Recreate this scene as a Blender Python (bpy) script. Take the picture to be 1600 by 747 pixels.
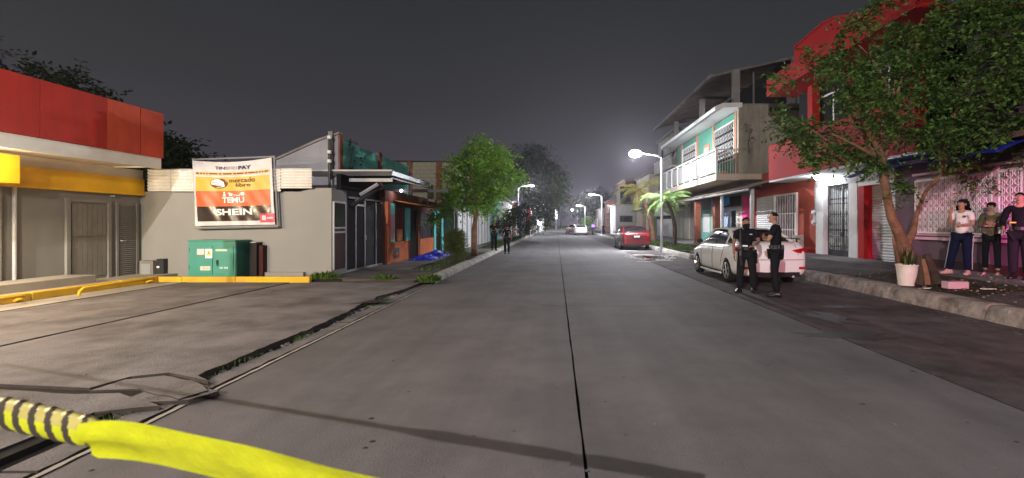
import bpy, bmesh, math, random
import numpy as np
from mathutils import Vector, Matrix
SC = bpy.context.scene
COL = SC.collection
for _o in list(SC.objects): bpy.data.objects.remove(_o)
H = 1.55; F = 760.0; VX = 869.0; VY = 350.0
# ------------------------------------------------------------------ camera
cd = bpy.data.cameras.new('camera'); cam = bpy.data.objects.new('camera', cd); COL.objects.link(cam)
cam.location = (0, 0, H); cam.rotation_euler = (math.radians(90), 0, 0)
cd.sensor_width = 36; cd.lens = 36*F/1600
cd.shift_x = -(VX-800)/1600; cd.shift_y = -(373.5-VY)/1600
cd.clip_start = 0.05; cd.clip_end = 3000
cd.dof.use_dof = True; cd.dof.focus_distance = 14; cd.dof.aperture_fstop = 3.8
SC.camera = cam
# ------------------------------------------------------------------ world: night sky with a town glow near the horizon
w = bpy.data.worlds.new('World'); SC.world = w; w.use_nodes = True
nt = w.node_tree; bg = nt.nodes['Background']
tc = nt.nodes.new('ShaderNodeTexCoord'); sp = nt.nodes.new('ShaderNodeSeparateXYZ'); cr = nt.nodes.new('ShaderNodeValToRGB')
nz = nt.nodes.new('ShaderNodeTexNoise'); nz.inputs['Scale'].default_value = 2.2; nz.inputs['Detail'].default_value = 5
ad = nt.nodes.new('ShaderNodeMath'); ad.operation = 'MULTIPLY_ADD'; ad.inputs[1].default_value = 0.10
nt.links.new(tc.outputs['Generated'], sp.inputs[0]); nt.links.new(tc.outputs['Generated'], nz.inputs['Vector'])
nt.links.new(nz.outputs['Fac'], ad.inputs[0]); nt.links.new(sp.outputs['Z'], ad.inputs[2]); nt.links.new(ad.outputs[0], cr.inputs[0])
e = cr.color_ramp.elements
e[0].position = 0.03; e[0].color = (0.105, 0.092, 0.119, 1)
e[1].position = 0.75; e[1].color = (0.026, 0.028, 0.031, 1)
for p_, c_ in ((0.14, (0.062, 0.057, 0.071)), (0.28, (0.041, 0.041, 0.046)), (0.46, (0.029, 0.031, 0.034))):
    q = e.new(p_); q.color = (*c_, 1)
nt.links.new(cr.outputs[0], bg.inputs['Color']); bg.inputs['Strength'].default_value = 1.0
SC.view_settings.view_transform = 'Standard'; SC.view_settings.look = 'None'; SC.view_settings.exposure = 0; SC.view_settings.gamma = 1
SC.cycles.use_denoising = True; SC.cycles.sample_clamp_indirect = 4; SC.cycles.max_bounces = 6
SC.cycles.use_light_tree = True; SC.cycles.caustics_reflective = False; SC.cycles.caustics_refractive = False

# ------------------------------------------------------------------ helpers
def wx(px, Y): return (px-VX)/F*Y
def wz(py, Y): return H-(py-VY)/F*Y
def G(px, py, z=0.0):
    Y = (H-z)*F/(py-VY); return ((px-VX)/F*Y, Y, z)
def P(px, py, Y): return (wx(px, Y), Y, wz(py, Y))
R = random.Random(7)
ORG = {}
def N(nt, t, **k):
    n = nt.nodes.new(t)
    for a, b in k.items():
        if a in n.inputs: n.inputs[a].default_value = b
        else: setattr(n, a, b)
    return n
MATS = {}
def M(name, col, rough=0.75, var=0.16, scale=2.0, bump=0.15, bscale=30.0, metal=0.0, dirt=0.0, dcol=(0.03, 0.028, 0.026), dscale=0.8, world=False, emit=0.0, coat=0.0, island=0.0, streak=False, lanes=0.0, trans=0.0, alpha=1.0):
    m = bpy.data.materials.new(name); m.use_nodes = True; t = m.node_tree; L = t.links.new
    b = t.nodes['Principled BSDF']; b.inputs['Roughness'].default_value = rough; b.inputs['Specular IOR Level'].default_value = 0.5 if rough < .5 else (.06 if name in ('uniform', 'uniform_vest', 'trouser_dark', 'hair', 'track_blue', 'camo') else .13); b.inputs['Metallic'].default_value = metal
    if coat: b.inputs['Coat Weight'].default_value = coat; b.inputs['Coat Roughness'].default_value = 0.08
    if world: src = N(t, 'ShaderNodeNewGeometry').outputs['Position']
    else: src = N(t, 'ShaderNodeTexCoord').outputs['Object']
    if streak:
        mp = N(t, 'ShaderNodeMapping'); mp.inputs['Scale'].default_value = (1, 1, 0.16); L(src, mp.inputs[0]); src2 = mp.outputs[0]
    else: src2 = src
    n1 = N(t, 'ShaderNodeTexNoise', Scale=scale, Detail=8.0, Roughness=0.62); L(src, n1.inputs['Vector'])
    r1 = N(t, 'ShaderNodeMapRange'); r1.inputs[1].default_value = 0.25; r1.inputs[2].default_value = 0.75; r1.inputs[3].default_value = 1-var; r1.inputs[4].default_value = 1+var
    L(n1.outputs['Fac'], r1.inputs[0])
    mul = N(t, 'ShaderNodeVectorMath', operation='SCALE'); mul.inputs[0].default_value = col[:3]; L(r1.outputs[0], mul.inputs['Scale'])
    out = mul.outputs[0]
    if island:
        g = N(t, 'ShaderNodeNewGeometry'); r3 = N(t, 'ShaderNodeMapRange'); r3.inputs[3].default_value = 1-island; r3.inputs[4].default_value = 1+island
        L(g.outputs['Random Per Island'], r3.inputs[0]); m3 = N(t, 'ShaderNodeVectorMath', operation='SCALE'); L(out, m3.inputs[0]); L(r3.outputs[0], m3.inputs['Scale']); out = m3.outputs[0]
    if dirt:
        n2 = N(t, 'ShaderNodeTexNoise', Scale=dscale, Detail=9.0, Roughness=0.7); L(src2, n2.inputs['Vector'])
        r2 = N(t, 'ShaderNodeMapRange'); r2.inputs[1].default_value = 0.44; r2.inputs[2].default_value = 0.64; r2.inputs[3].default_value = 0; r2.inputs[4].default_value = dirt
        L(n2.outputs['Fac'], r2.inputs[0])
        mx = N(t, 'ShaderNodeMix', data_type='RGBA'); L(r2.outputs[0], mx.inputs[0]); L(out, mx.inputs[6]); mx.inputs[7].default_value = (*dcol, 1); out = mx.outputs[2]
    if lanes:
        mp2 = N(t, 'ShaderNodeMapping'); mp2.inputs['Scale'].default_value = (1.9, .045, 1); L(src, mp2.inputs[0]); n6 = N(t, 'ShaderNodeTexNoise', Scale=1.0, Detail=7.0, Roughness=0.6); L(mp2.outputs[0], n6.inputs['Vector'])
        r6 = N(t, 'ShaderNodeMapRange'); r6.inputs[1].default_value = 0.3; r6.inputs[2].default_value = 0.7; r6.inputs[3].default_value = 1-lanes; r6.inputs[4].default_value = 1+lanes; L(n6.outputs['Fac'], r6.inputs[0])
        n7 = N(t, 'ShaderNodeTexVoronoi', Scale=2.6); L(src, n7.inputs['Vector']); r7 = N(t, 'ShaderNodeMapRange'); r7.inputs[1].default_value = 0.02; r7.inputs[2].default_value = 0.055; r7.inputs[3].default_value = .55; r7.inputs[4].default_value = 1.0; L(n7.outputs['Distance'], r7.inputs[0])
        mm = N(t, 'ShaderNodeMath', operation='MULTIPLY'); L(r6.outputs[0], mm.inputs[0]); L(r7.outputs[0], mm.inputs[1])
        m8 = N(t, 'ShaderNodeVectorMath', operation='SCALE'); L(out, m8.inputs[0]); L(mm.outputs[0], m8.inputs['Scale']); out = m8.outputs[0]
    L(out, b.inputs['Base Color'])
    if bump:
        n4 = N(t, 'ShaderNodeTexNoise', Scale=bscale, Detail=6.0, Roughness=0.6); L(src, n4.inputs['Vector'])
        bp = N(t, 'ShaderNodeBump', Strength=bump, Distance=0.02); L(n4.outputs['Fac'], bp.inputs['Height']); L(bp.outputs[0], b.inputs['Normal'])
    if emit:
        b.inputs['Emission Color'].default_value = (*col[:3], 1); b.inputs['Emission Strength'].default_value = emit
    if trans:
        ts = N(t, 'ShaderNodeBsdfTranslucent'); L(out, ts.inputs[0]); ms = N(t, 'ShaderNodeMixShader'); ms.inputs[0].default_value = trans
        L(b.outputs[0], ms.inputs[1]); L(ts.outputs[0], ms.inputs[2]); L(ms.outputs[0], t.nodes['Material Output'].inputs[0])
    MATS[name] = m
    return m
def tag(o, label=None, cat=None, group=None, kind=None):
    if label: o['label'] = label
    if cat: o['category'] = cat
    if group: o['group'] = group
    if kind: o['kind'] = kind
    return o
def thing(name, label, cat, loc=(0, 0, 0), group=None, rz=0):
    o = bpy.data.objects.new(name, None); o.empty_display_size = 0.2; COL.objects.link(o); o.location = loc; o.rotation_euler = (0, 0, rz)
    ORG[o.name] = Vector(loc) if not rz else Vector((0, 0, 0))
    return tag(o, label, cat, group)
def struct(name):
    o = bpy.data.objects.new(name, None); COL.objects.link(o); ORG[o.name] = Vector((0, 0, 0)); o['kind'] = 'structure'; return o
def org(p):
    return ORG.get(p.name, Vector((0, 0, 0))) if p else Vector((0, 0, 0))
class MB:
    def __init__(s): s.v = []; s.f = []
    def add(s, v, f):
        n = len(s.v); s.v += [tuple(x) for x in v]; s.f += [tuple(i+n for i in g) for g in f]; return s
    def box(s, x0, x1, y0, y1, z0, z1):
        v = [(x, y, z) for z in (z0, z1) for y in (y0, y1) for x in (x0, x1)]
        return s.add(v, [(0, 2, 3, 1), (4, 5, 7, 6), (0, 1, 5, 4), (2, 6, 7, 3), (0, 4, 6, 2), (1, 3, 7, 5)])
    def poly(s, pts): return s.add(pts, [tuple(range(len(pts)))])
    def prism(s, pts, vec):
        n = len(pts); vec = Vector(vec); a = [Vector(p) for p in pts]
        return s.add([*a, *[p+vec for p in a]], [tuple(range(n))[::-1], tuple(range(n, 2*n))] + [(i, (i+1) % n, n+(i+1) % n, n+i) for i in range(n)])
    def tube(s, path, rad, n=8, cap=True, flat=1.0):
        path = [Vector(p) for p in path]; m = len(path)
        if not hasattr(rad, '__len__'): rad = [rad]*m
        vs = []; up = Vector((0, 0, 1)); prev = None
        for i, p in enumerate(path):
            d = (path[min(i+1, m-1)]-path[max(i-1, 0)])
            d = d.normalized() if d.length > 1e-9 else Vector((0, 0, 1))
            if prev is None:
                a = d.cross(up)
                if a.length < 1e-3: a = d.cross(Vector((1, 0, 0)))
            else: a = prev-d*prev.dot(d)
            a.normalize(); prev = a; b = d.cross(a)
            for k in range(n):
                t = 2*math.pi*k/n; vs.append(p+a*math.cos(t)*rad[i]+b*math.sin(t)*rad[i]*flat)
        fs = [(i*n+k, i*n+(k+1) % n, (i+1)*n+(k+1) % n, (i+1)*n+k) for i in range(m-1) for k in range(n)]
        if cap: fs += [tuple(range(n))[::-1], tuple((m-1)*n+k for k in range(n))]
        return s.add(vs, fs)
    def ell(s, c, r, n=10, m=7, rot=None):
        vs = []; c = Vector(c)
        for j in range(m+1):
            ph = math.pi*j/m
            for k in range(n):
                t = 2*math.pi*k/n; q = Vector((r[0]*math.sin(ph)*math.cos(t), r[1]*math.sin(ph)*math.sin(t), r[2]*math.cos(ph)))
                if rot: q = rot @ q
                vs.append(c+q)
        return s.add(vs, [(j*n+k, (j+1)*n+k, (j+1)*n+(k+1) % n, j*n+(k+1) % n) for j in range(m) for k in range(n)])
    def lathe(s, prof, c=(0, 0, 0), n=16, axis='z'):
        vs = []
        for r, z in prof:
            for k in range(n):
                t = 2*math.pi*k/n; a, b = r*math.cos(t), r*math.sin(t)
                q = {'z': (a, b, z), 'x': (z, a, b), 'y': (a, z, b)}[axis]
                vs.append((q[0]+c[0], q[1]+c[1], q[2]+c[2]))
        m = len(prof); n_ = n
        return s.add(vs, [(i*n_+k, i*n_+(k+1) % n_, (i+1)*n_+(k+1) % n_, (i+1)*n_+k) for i in range(m-1) for k in range(n_)] + [tuple(range(n_))[::-1], tuple((m-1)*n_+k for k in range(n_))])
    def corr(s, p0, u, v, n, amp, th=0.004):
        """corrugated sheet: p0 corner, u across the waves, v along them"""
        p0, u, v = Vector(p0), Vector(u), Vector(v); nn = u.cross(v).normalized(); k = n*4
        vs = []
        for i in range(k+1):
            o = p0+u*(i/k)+nn*amp*math.sin(i/4*2*math.pi)
            vs += [o, o+v, o+nn*th, o+v+nn*th]
        fs = []
        for i in range(k):
            a = i*4; b = a+4
            fs += [(a, b, b+1, a+1), (a+2, a+3, b+3, b+2)]
        return s.add(vs, fs)
    def build(s, name, mat=None, parent=None, smooth=False, bevel=0, local=False, kind=None):
        me = bpy.data.meshes.new(name)
        o0 = Vector((0, 0, 0)) if local else org(parent)
        me.from_pydata([tuple(Vector(p)-o0) for p in s.v], [], s.f); me.validate()
        if mat: me.materials.append(MATS[mat] if isinstance(mat, str) else mat)
        if smooth: me.polygons.foreach_set('use_smooth', [True]*len(me.polygons))
        o = bpy.data.objects.new(name, me); COL.objects.link(o)
        if parent: o.parent = parent
        if bevel:
            b = o.modifiers.new('bevel', 'BEVEL'); b.width = bevel; b.segments = 2; b.limit_method = 'ANGLE'
        if kind: o['kind'] = kind
        ORG[o.name] = o0
        return o
def box(name, mat, parent, x0, x1, y0, y1, z0, z1, bevel=0, **k):
    return MB().box(x0, x1, y0, y1, z0, z1).build(name, mat, parent, bevel=bevel, **k)
def repeat(proto, offs, parent=None):
    """copies of a part at offsets from the first, sharing its mesh"""
    out = []
    for d in offs:
        c = proto.copy(); COL.objects.link(c); c.location = Vector(proto.location)+Vector(d); c.parent = parent or proto.parent; ORG[c.name] = ORG.get(proto.name, Vector()); out.append(c)
    return out
def copy_thing(root, loc, rz, label, group=None):
    r = root.copy(); COL.objects.link(r); r.location = loc; r.rotation_euler = (0, 0, rz); r['label'] = label
    if group: r['group'] = group
    def rec(o, p):
        for ch in list(o.children):
            c = ch.copy(); COL.objects.link(c); c.parent = p; rec(ch, c)
    rec(root, r); return r
def lamp(name, loc, energy, color=(1, 1, 1), r=0.12, parent=None, spot=None, rot=None, blend=0.5):
    ld = bpy.data.lights.new(name, 'SPOT' if spot else 'POINT'); ld.energy = energy; ld.color = color; ld.shadow_soft_size = r
    if spot: ld.spot_size = math.radians(spot); ld.spot_blend = blend
    o = bpy.data.objects.new(name, ld); COL.objects.link(o); o.location = Vector(loc)
    if rot: o.rotation_euler = rot
    if parent: o.parent = parent; o.location = Vector(loc)-org(parent)
    return o
def text_mb(s, size, depth=0.002, bold=0.0, xs=1.0):
    c = bpy.data.curves.new('t', 'FONT'); c.body = s; c.size = size; c.extrude = depth; c.offset = bold; c.align_x = 'LEFT'; c.resolution_u = 3
    o = bpy.data.objects.new('t', c); COL.objects.link(o); dg = bpy.context.evaluated_depsgraph_get(); dg.update()
    me = bpy.data.meshes.new_from_object(o.evaluated_get(dg)); bpy.data.objects.remove(o)
    vs = [v.co.copy() for v in me.vertices]; fs = [tuple(p.vertices) for p in me.polygons]; bpy.data.meshes.remove(me)
    x0 = min(v.x for v in vs); x1 = max(v.x for v in vs)
    return [Vector(((v.x-x0)*xs, v.y, v.z)) for v in vs], fs, (x1-x0)*xs
def letter(name, s, x, y, z, width, height, mat, parent, bold=0.0, yoff=0.0, shear=0.0):
    vs, fs, wd = text_mb(s, 1.0, 0.0, bold)
    h = max(v.y for v in vs)-min(v.y for v in vs); yb = min(v.y for v in vs)
    mb = MB(); mb.add([(x+v.x*width/wd, y-0.001*(1 if v.z >= 0 else 0), z+(v.y-yb)*height/h+v.x*width/wd*shear) for v in vs], fs)
    return mb.build(name, mat, parent)

# ------------------------------------------------------------------ materials
M('road_concrete', (0.150, 0.140, 0.144), 0.8, 0.16, 1.3, 0.35, 70, dirt=0.5, dcol=(0.080, 0.074, 0.077), dscale=0.42, world=True, lanes=.13)
M('dirty_concrete', (0.105, 0.090, 0.093), 0.85, 0.34, 1.9, 0.8, 40, dirt=0.8, dcol=(0.045, 0.040, 0.040), dscale=1.1, world=True, lanes=.15)
M('lot_concrete', (0.180, 0.168, 0.174), 0.85, 0.28, 1.5, 0.7, 45, dirt=0.75, dcol=(0.078, 0.069, 0.070), dscale=0.9, world=True)
M('pale_concrete', (0.36, 0.33, 0.29), 0.85, 0.16, 1.5, 0.4, 45, dirt=0.45, dcol=(0.20, 0.18, 0.155), dscale=0.7, world=True)
M('walk_concrete', (0.20, 0.185, 0.18), 0.85, 0.25, 1.8, 0.5, 40, dirt=0.6, dcol=(0.08, 0.075, 0.07), dscale=0.9, world=True)
M('dark_joint', (0.022, 0.020, 0.019), 0.95, 0.3, 6, 0.6, 50, world=True)
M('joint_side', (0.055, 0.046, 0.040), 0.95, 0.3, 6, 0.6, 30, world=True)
M('soil', (0.05, 0.042, 0.032), 0.95, 0.4, 3, 1.0, 25, dirt=0.5, dcol=(0.03, 0.035, 0.015), dscale=2, world=True)
M('kerb', (0.30, 0.26, 0.235), 0.9, 0.4, 5, 1.0, 22, dirt=0.9, dcol=(0.07, 0.06, 0.055), dscale=2.6, world=True)
M('kerb_pale', (0.42, 0.40, 0.36), 0.9, 0.25, 4, 0.7, 20, dirt=0.6, dcol=(0.12, 0.11, 0.10), dscale=1.6, world=True)
M('stain', (0.035, 0.033, 0.032), 0.5, 0.3, 3, 0.4, 30, world=True)
M('puddle', (0.02, 0.02, 0.022), 0.06, 0.1, 3, 0.0)
M('rubble', (0.55, 0.54, 0.52), 0.9, 0.25, 8, 0.8, 30)
M('brick_red', (0.34, 0.11, 0.07), 0.9, 0.25, 8, 0.6, 40)
M('grass', (0.07, 0.115, 0.03), 0.8, 0.3, 1.5, 0, island=0.45, trans=0.25)
M('weed', (0.11, 0.19, 0.035), 0.8, 0.3, 1.5, 0, island=0.4, trans=0.25)
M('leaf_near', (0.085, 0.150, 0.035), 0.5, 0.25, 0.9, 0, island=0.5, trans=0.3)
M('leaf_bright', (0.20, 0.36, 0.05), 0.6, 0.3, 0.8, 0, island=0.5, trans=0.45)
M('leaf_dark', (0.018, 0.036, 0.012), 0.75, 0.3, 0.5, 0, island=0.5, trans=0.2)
M('leaf_bush', (0.10, 0.13, 0.03), 0.6, 0.3, 2, 0, island=0.45, trans=0.25)
M('palm_yellow', (0.38, 0.35, 0.08), 0.6, 0.35, 2, 0, island=0.35, trans=0.3)
M('palm_green', (0.20, 0.32, 0.10), 0.6, 0.3, 2, 0, island=0.35, trans=0.3)
M('bark', (0.23, 0.125, 0.075), 0.92, 0.35, 5, 1.0, 14, dirt=0.6, dcol=(0.05, 0.035, 0.028), dscale=4)
M('bark_dark', (0.06, 0.045, 0.035), 0.95, 0.3, 6, 0.9, 16)
M('red_panel', (0.44, 0.026, 0.016), 0.6, 0.16, 1.2, 0.12, 6, dirt=0.6, dcol=(0.22, 0.02, 0.015), dscale=1.4, streak=True)
M('red_panel_faded', (0.54, 0.075, 0.035), 0.6, 0.2, 1.4, 0.12, 6, dirt=0.6, dcol=(0.28, 0.03, 0.02), dscale=1.4, streak=True)
M('cream_band', (0.82, 0.79, 0.70), 0.5, 0.08, 2, 0.08, 10, dirt=0.2, dcol=(0.4, 0.36, 0.3))
M('yellow_panel', (0.88, 0.50, 0.02), 0.5, 0.1, 2, 0.08, 10, dirt=0.25, dcol=(0.45, 0.22, 0.02))
M('soffit', (0.66, 0.58, 0.46), 0.6, 0.1, 2, 0.05, 10)
M('kerb_yellow', (0.72, 0.43, 0.03), 0.7, 0.2, 5, 0.4, 30, dirt=0.55, dcol=(0.30, 0.2, 0.08), dscale=2.5)
M('shop_wall', (0.25, 0.246, 0.232), 0.85, 0.08, 1.2, 0.2, 50, dirt=0.35, dcol=(0.22, 0.21, 0.19), dscale=0.7, streak=True)
M('grey_wall', (0.27, 0.266, 0.252), 0.88, 0.07, 1.0, 0.2, 50, dirt=0.4, dcol=(0.25, 0.24, 0.22), dscale=0.5, streak=True)
M('door_wood', (0.24, 0.225, 0.20), 0.7, 0.15, 3, 0.3, 30, dirt=0.4, dcol=(0.12, 0.11, 0.10), streak=True)
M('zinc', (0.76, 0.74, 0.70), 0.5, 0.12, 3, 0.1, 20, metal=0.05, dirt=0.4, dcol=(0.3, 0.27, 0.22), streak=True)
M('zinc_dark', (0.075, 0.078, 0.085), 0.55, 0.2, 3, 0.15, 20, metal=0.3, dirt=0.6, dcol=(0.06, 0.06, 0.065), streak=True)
M('rust_sheet', (0.19, 0.15, 0.12), 0.8, 0.3, 3, 0.3, 20, metal=0.1, dirt=0.6, dcol=(0.10, 0.05, 0.03))
M('steel_paint', (0.36, 0.36, 0.36), 0.5, 0.1, 4, 0.1, 20, metal=0.2, dirt=0.3, dcol=(0.18, 0.17, 0.16))
M('galv', (0.55, 0.56, 0.58), 0.45, 0.08, 3, 0.05, 20, metal=0.4)
M('dark_metal', (0.05, 0.05, 0.055), 0.5, 0.2, 4, 0.1, 20, metal=0.3)
M('black_iron', (0.02, 0.02, 0.022), 0.4, 0.2, 4, 0.0)
M('white_iron', (0.72, 0.71, 0.70), 0.5, 0.08, 4, 0.0, dirt=0.2, dcol=(0.4, 0.3, 0.25))
M('rail_paint', (0.30, 0.30, 0.30), 0.6, 0.1, 4, 0.1, dirt=0.5, dcol=(0.22, 0.21, 0.2))
M('banner_white', (0.56, 0.55, 0.57), 0.45, 0.05, 3, 0.0)
M('banner_yellow', (0.58, 0.40, 0.07), 0.45, 0.08, 3, 0.0)
M('banner_gold', (0.66, 0.40, 0.16), 0.45, 0.08, 3, 0.0)
M('banner_orange', (0.66, 0.12, 0.04), 0.45, 0.08, 3, 0.0)
M('banner_black', (0.035, 0.025, 0.023), 0.3, 0.2, 3, 0.0, coat=0.12)
M('banner_red', (0.70, 0.03, 0.09), 0.45, 0.08, 3, 0.0)
M('ink_dark', (0.06, 0.04, 0.09), 0.5, 0.1, 3, 0.0)
M('ink_grey', (0.40, 0.37, 0.38), 0.5, 0.1, 3, 0.0)
M('ink_brown', (0.16, 0.07, 0.03), 0.5, 0.1, 3, 0.0)
M('ink_white', (0.80, 0.78, 0.78), 0.5, 0.05, 3, 0.0)
M('cabinet', (0.055, 0.27, 0.215), 0.45, 0.1, 3, 0.1, 20, dirt=0.3, dcol=(0.10, 0.25, 0.20))
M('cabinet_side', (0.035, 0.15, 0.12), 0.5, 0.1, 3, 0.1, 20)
M('maroon', (0.05, 0.014, 0.015), 0.7, 0.2, 3, 0.2, 20)
M('pink_label', (0.80, 0.55, 0.55), 0.5, 0.05, 3, 0.0)
M('sign_yellow', (0.8, 0.6, 0.08), 0.5, 0.05, 3, 0.0)
M('plate_beige', (0.58, 0.60, 0.48), 0.5, 0.1, 3, 0.0)
M('teal_wall', (0.15, 0.50, 0.41), 0.85, 0.12, 1.2, 0.3, 40, dirt=0.5, dcol=(0.09, 0.30, 0.25), dscale=0.8, streak=True)
M('teal_trim', (0.16, 0.62, 0.58), 0.7, 0.12, 2, 0.2, 30)
M('orange_wall', (0.60, 0.17, 0.07), 0.85, 0.14, 1.5, 0.3, 40, dirt=0.45, dcol=(0.25, 0.09, 0.05), dscale=1.0)
M('orange_trim', (0.55, 0.22, 0.06), 0.7, 0.15, 2, 0.2, 30)
M('clay_column', (0.20, 0.075, 0.05), 0.9, 0.3, 4, 0.5, 25)
M('lilac_wall', (0.30, 0.30, 0.33), 0.88, 0.12, 1.0, 0.3, 30, dirt=0.5, dcol=(0.16, 0.16, 0.18), dscale=0.7, streak=True)
M('block', (0.33, 0.31, 0.235), 0.92, 0.2, 4, 0.6, 30, dirt=0.4, dcol=(0.16, 0.15, 0.11), dscale=2)
M('mortar', (0.17, 0.16, 0.13), 0.95, 0.2, 4, 0.5, 30)
M('glass_dark', (0.015, 0.016, 0.02), 0.12, 0.1, 3, 0.0)
M('interior_dark', (0.012, 0.012, 0.013), 0.9, 0.1, 3, 0.0)  # near-black sheets painted for the unlit depth of openings and recesses
M('tarp_blue', (0.02, 0.03, 0.42), 0.45, 0.2, 3, 0.2, 12)
M('white_wall', (0.66, 0.66, 0.66), 0.85, 0.08, 1.2, 0.25, 40, dirt=0.3, dcol=(0.36, 0.36, 0.37), dscale=0.8, streak=True)
M('cream_wall', (0.50, 0.44, 0.36), 0.85, 0.12, 1.2, 0.25, 40, dirt=0.4, dcol=(0.28, 0.24, 0.20), dscale=0.8, streak=True)
M('lime_wall', (0.50, 0.55, 0.22), 0.85, 0.1, 1.2, 0.25, 40, dirt=0.3, dcol=(0.3, 0.33, 0.16))
M('brown_wall', (0.17, 0.09, 0.07), 0.88, 0.2, 1.2, 0.25, 40, dirt=0.4, dcol=(0.08, 0.05, 0.04))
M('red_wall', (0.36, 0.014, 0.014), 0.75, 0.12, 1.0, 0.3, 40, dirt=0.35, dcol=(0.24, 0.015, 0.018), dscale=0.8)
M('salmon_wall', (0.40, 0.085, 0.055), 0.85, 0.14, 1.2, 0.3, 40, dirt=0.45, dcol=(0.26, 0.08, 0.06), dscale=1.0)
M('purple_wall', (0.135, 0.085, 0.11), 0.88, 0.15, 1.5, 0.3, 40, dirt=0.4, dcol=(0.07, 0.045, 0.06))
M('pink_tint', (0.58, 0.36, 0.42), 0.8, 0.12, 1.5, 0.2, 40)
M('raw_concrete', (0.33, 0.32, 0.26), 0.92, 0.2, 1.5, 0.6, 30, dirt=0.7, dcol=(0.10, 0.095, 0.075), dscale=0.9, streak=True)
M('old_concrete', (0.24, 0.225, 0.205), 0.92, 0.2, 1.5, 0.6, 30, dirt=0.7, dcol=(0.11, 0.10, 0.09), dscale=0.9, streak=True)
M('green_wall', (0.09, 0.27, 0.20), 0.85, 0.12, 1.2, 0.25, 40, dirt=0.4, dcol=(0.06, 0.14, 0.11))
M('terracotta', (0.42, 0.20, 0.12), 0.85, 0.14, 2, 0.25, 40)
M('blue_awning', (0.03, 0.25, 0.65), 0.6, 0.15, 2, 0.1, 20)
M('pale_blue', (0.30, 0.38, 0.50), 0.7, 0.15, 2, 0.1, 20)
M('hot_pink', (0.60, 0.05, 0.22), 0.7, 0.15, 2, 0.1, 20)
M('shutter', (0.60, 0.60, 0.60), 0.5, 0.1, 3, 0.05, 20, metal=0.15, dirt=0.3, dcol=(0.3, 0.3, 0.3))
M('car_white', (0.80, 0.81, 0.82), 0.28, 0.02, 2, 0.0, coat=0.7, dirt=0.06, dcol=(0.4, 0.38, 0.35), dscale=2)
M('car_red', (0.12, 0.008, 0.012), 0.3, 0.04, 2, 0.0, coat=0.7)
M('car_black', (0.02, 0.02, 0.024), 0.3, 0.04, 2, 0.0, coat=0.7)
M('tyre', (0.018, 0.018, 0.018), 0.85, 0.2, 8, 0.3, 40)
M('alloy', (0.55, 0.55, 0.56), 0.35, 0.08, 4, 0.0, metal=0.7)
M('tail_lens', (0.42, 0.008, 0.012), 0.15, 0.1, 10, 0.0, coat=0.8)
M('head_lens', (0.62, 0.64, 0.66), 0.1, 0.1, 10, 0.0, coat=0.8)
M('black_plastic', (0.02, 0.02, 0.02), 0.5, 0.1, 4, 0.0)
M('plate', (0.62, 0.62, 0.6), 0.5, 0.1, 8, 0.0)
M('skin', (0.38, 0.205, 0.145), 0.55, 0.1, 8, 0.1, 60)
M('skin_dark', (0.27, 0.135, 0.09), 0.55, 0.1, 8, 0.1, 60)
M('hair', (0.012, 0.009, 0.008), 0.6, 0.3, 20, 0.8, 60)
M('uniform', (0.009, 0.009, 0.012), 0.8, 0.25, 8, 0.7, 14)
M('uniform_vest', (0.010, 0.010, 0.012), 0.85, 0.3, 12, 0.8, 20)
M('trouser_dark', (0.012, 0.012, 0.015), 0.85, 0.25, 8, 0.7, 14)
M('leather', (0.010, 0.010, 0.010), 0.4, 0.2, 8, 0.2, 30)
M('tshirt', (0.70, 0.68, 0.68), 0.85, 0.08, 8, 0.8, 12)
M('track_blue', (0.007, 0.011, 0.032), 0.8, 0.2, 8, 0.7, 12)
M('camo', (0.16, 0.12, 0.075), 0.85, 0.2, 8, 0.6, 14, dirt=0.95, dcol=(0.05, 0.055, 0.035), dscale=11)
M('pale_jeans', (0.36, 0.44, 0.42), 0.85, 0.15, 8, 0.6, 14)
M('shoe_pink', (0.58, 0.35, 0.33), 0.7, 0.1, 8, 0.2, 30)
M('reflective', (0.75, 0.55, 0.10), 0.4, 0.1, 8, 0.0)
M('tape_yellow', (0.62, 0.65, 0.018), 0.35, 0.16, 14, 0.5, 11, trans=0.2)
M('tape_sheen', (0.50, 0.44, 0.13), 0.4, 0.16, 14, 0.3, 9, trans=0.2)
M('tape_far', (0.70, 0.68, 0.30), 0.6, 0.05, 4, 0)
M('tape_black', (0.04, 0.033, 0.025), 0.4, 0.2, 12, 0.1, 30)
M('bucket', (0.66, 0.64, 0.58), 0.5, 0.08, 6, 0.05, 30, dirt=0.3, dcol=(0.45, 0.36, 0.25), dscale=4)
M('plastic_white', (0.7, 0.7, 0.68), 0.5, 0.1, 6, 0.0)
M('lamp_glow', (1.0, 0.98, 1.0), 0.5, 0, 1, 0, emit=14)
M('lamp_glow_near', (1.0, 0.98, 1.0), 0.5, 0, 1, 0, emit=60)
M('soft_glow', (0.9, 0.95, 1.0), 0.5, 0, 1, 0, emit=3)
M('beacon_blue', (0.12, 0.05, 1.0), 0.5, 0, 1, 0, emit=9)
M('beacon_red', (1.0, 0.03, 0.06), 0.5, 0, 1, 0, emit=9)
M('red_banner', (0.55, 0.02, 0.04), 0.6, 0.1, 2, 0)
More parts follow.
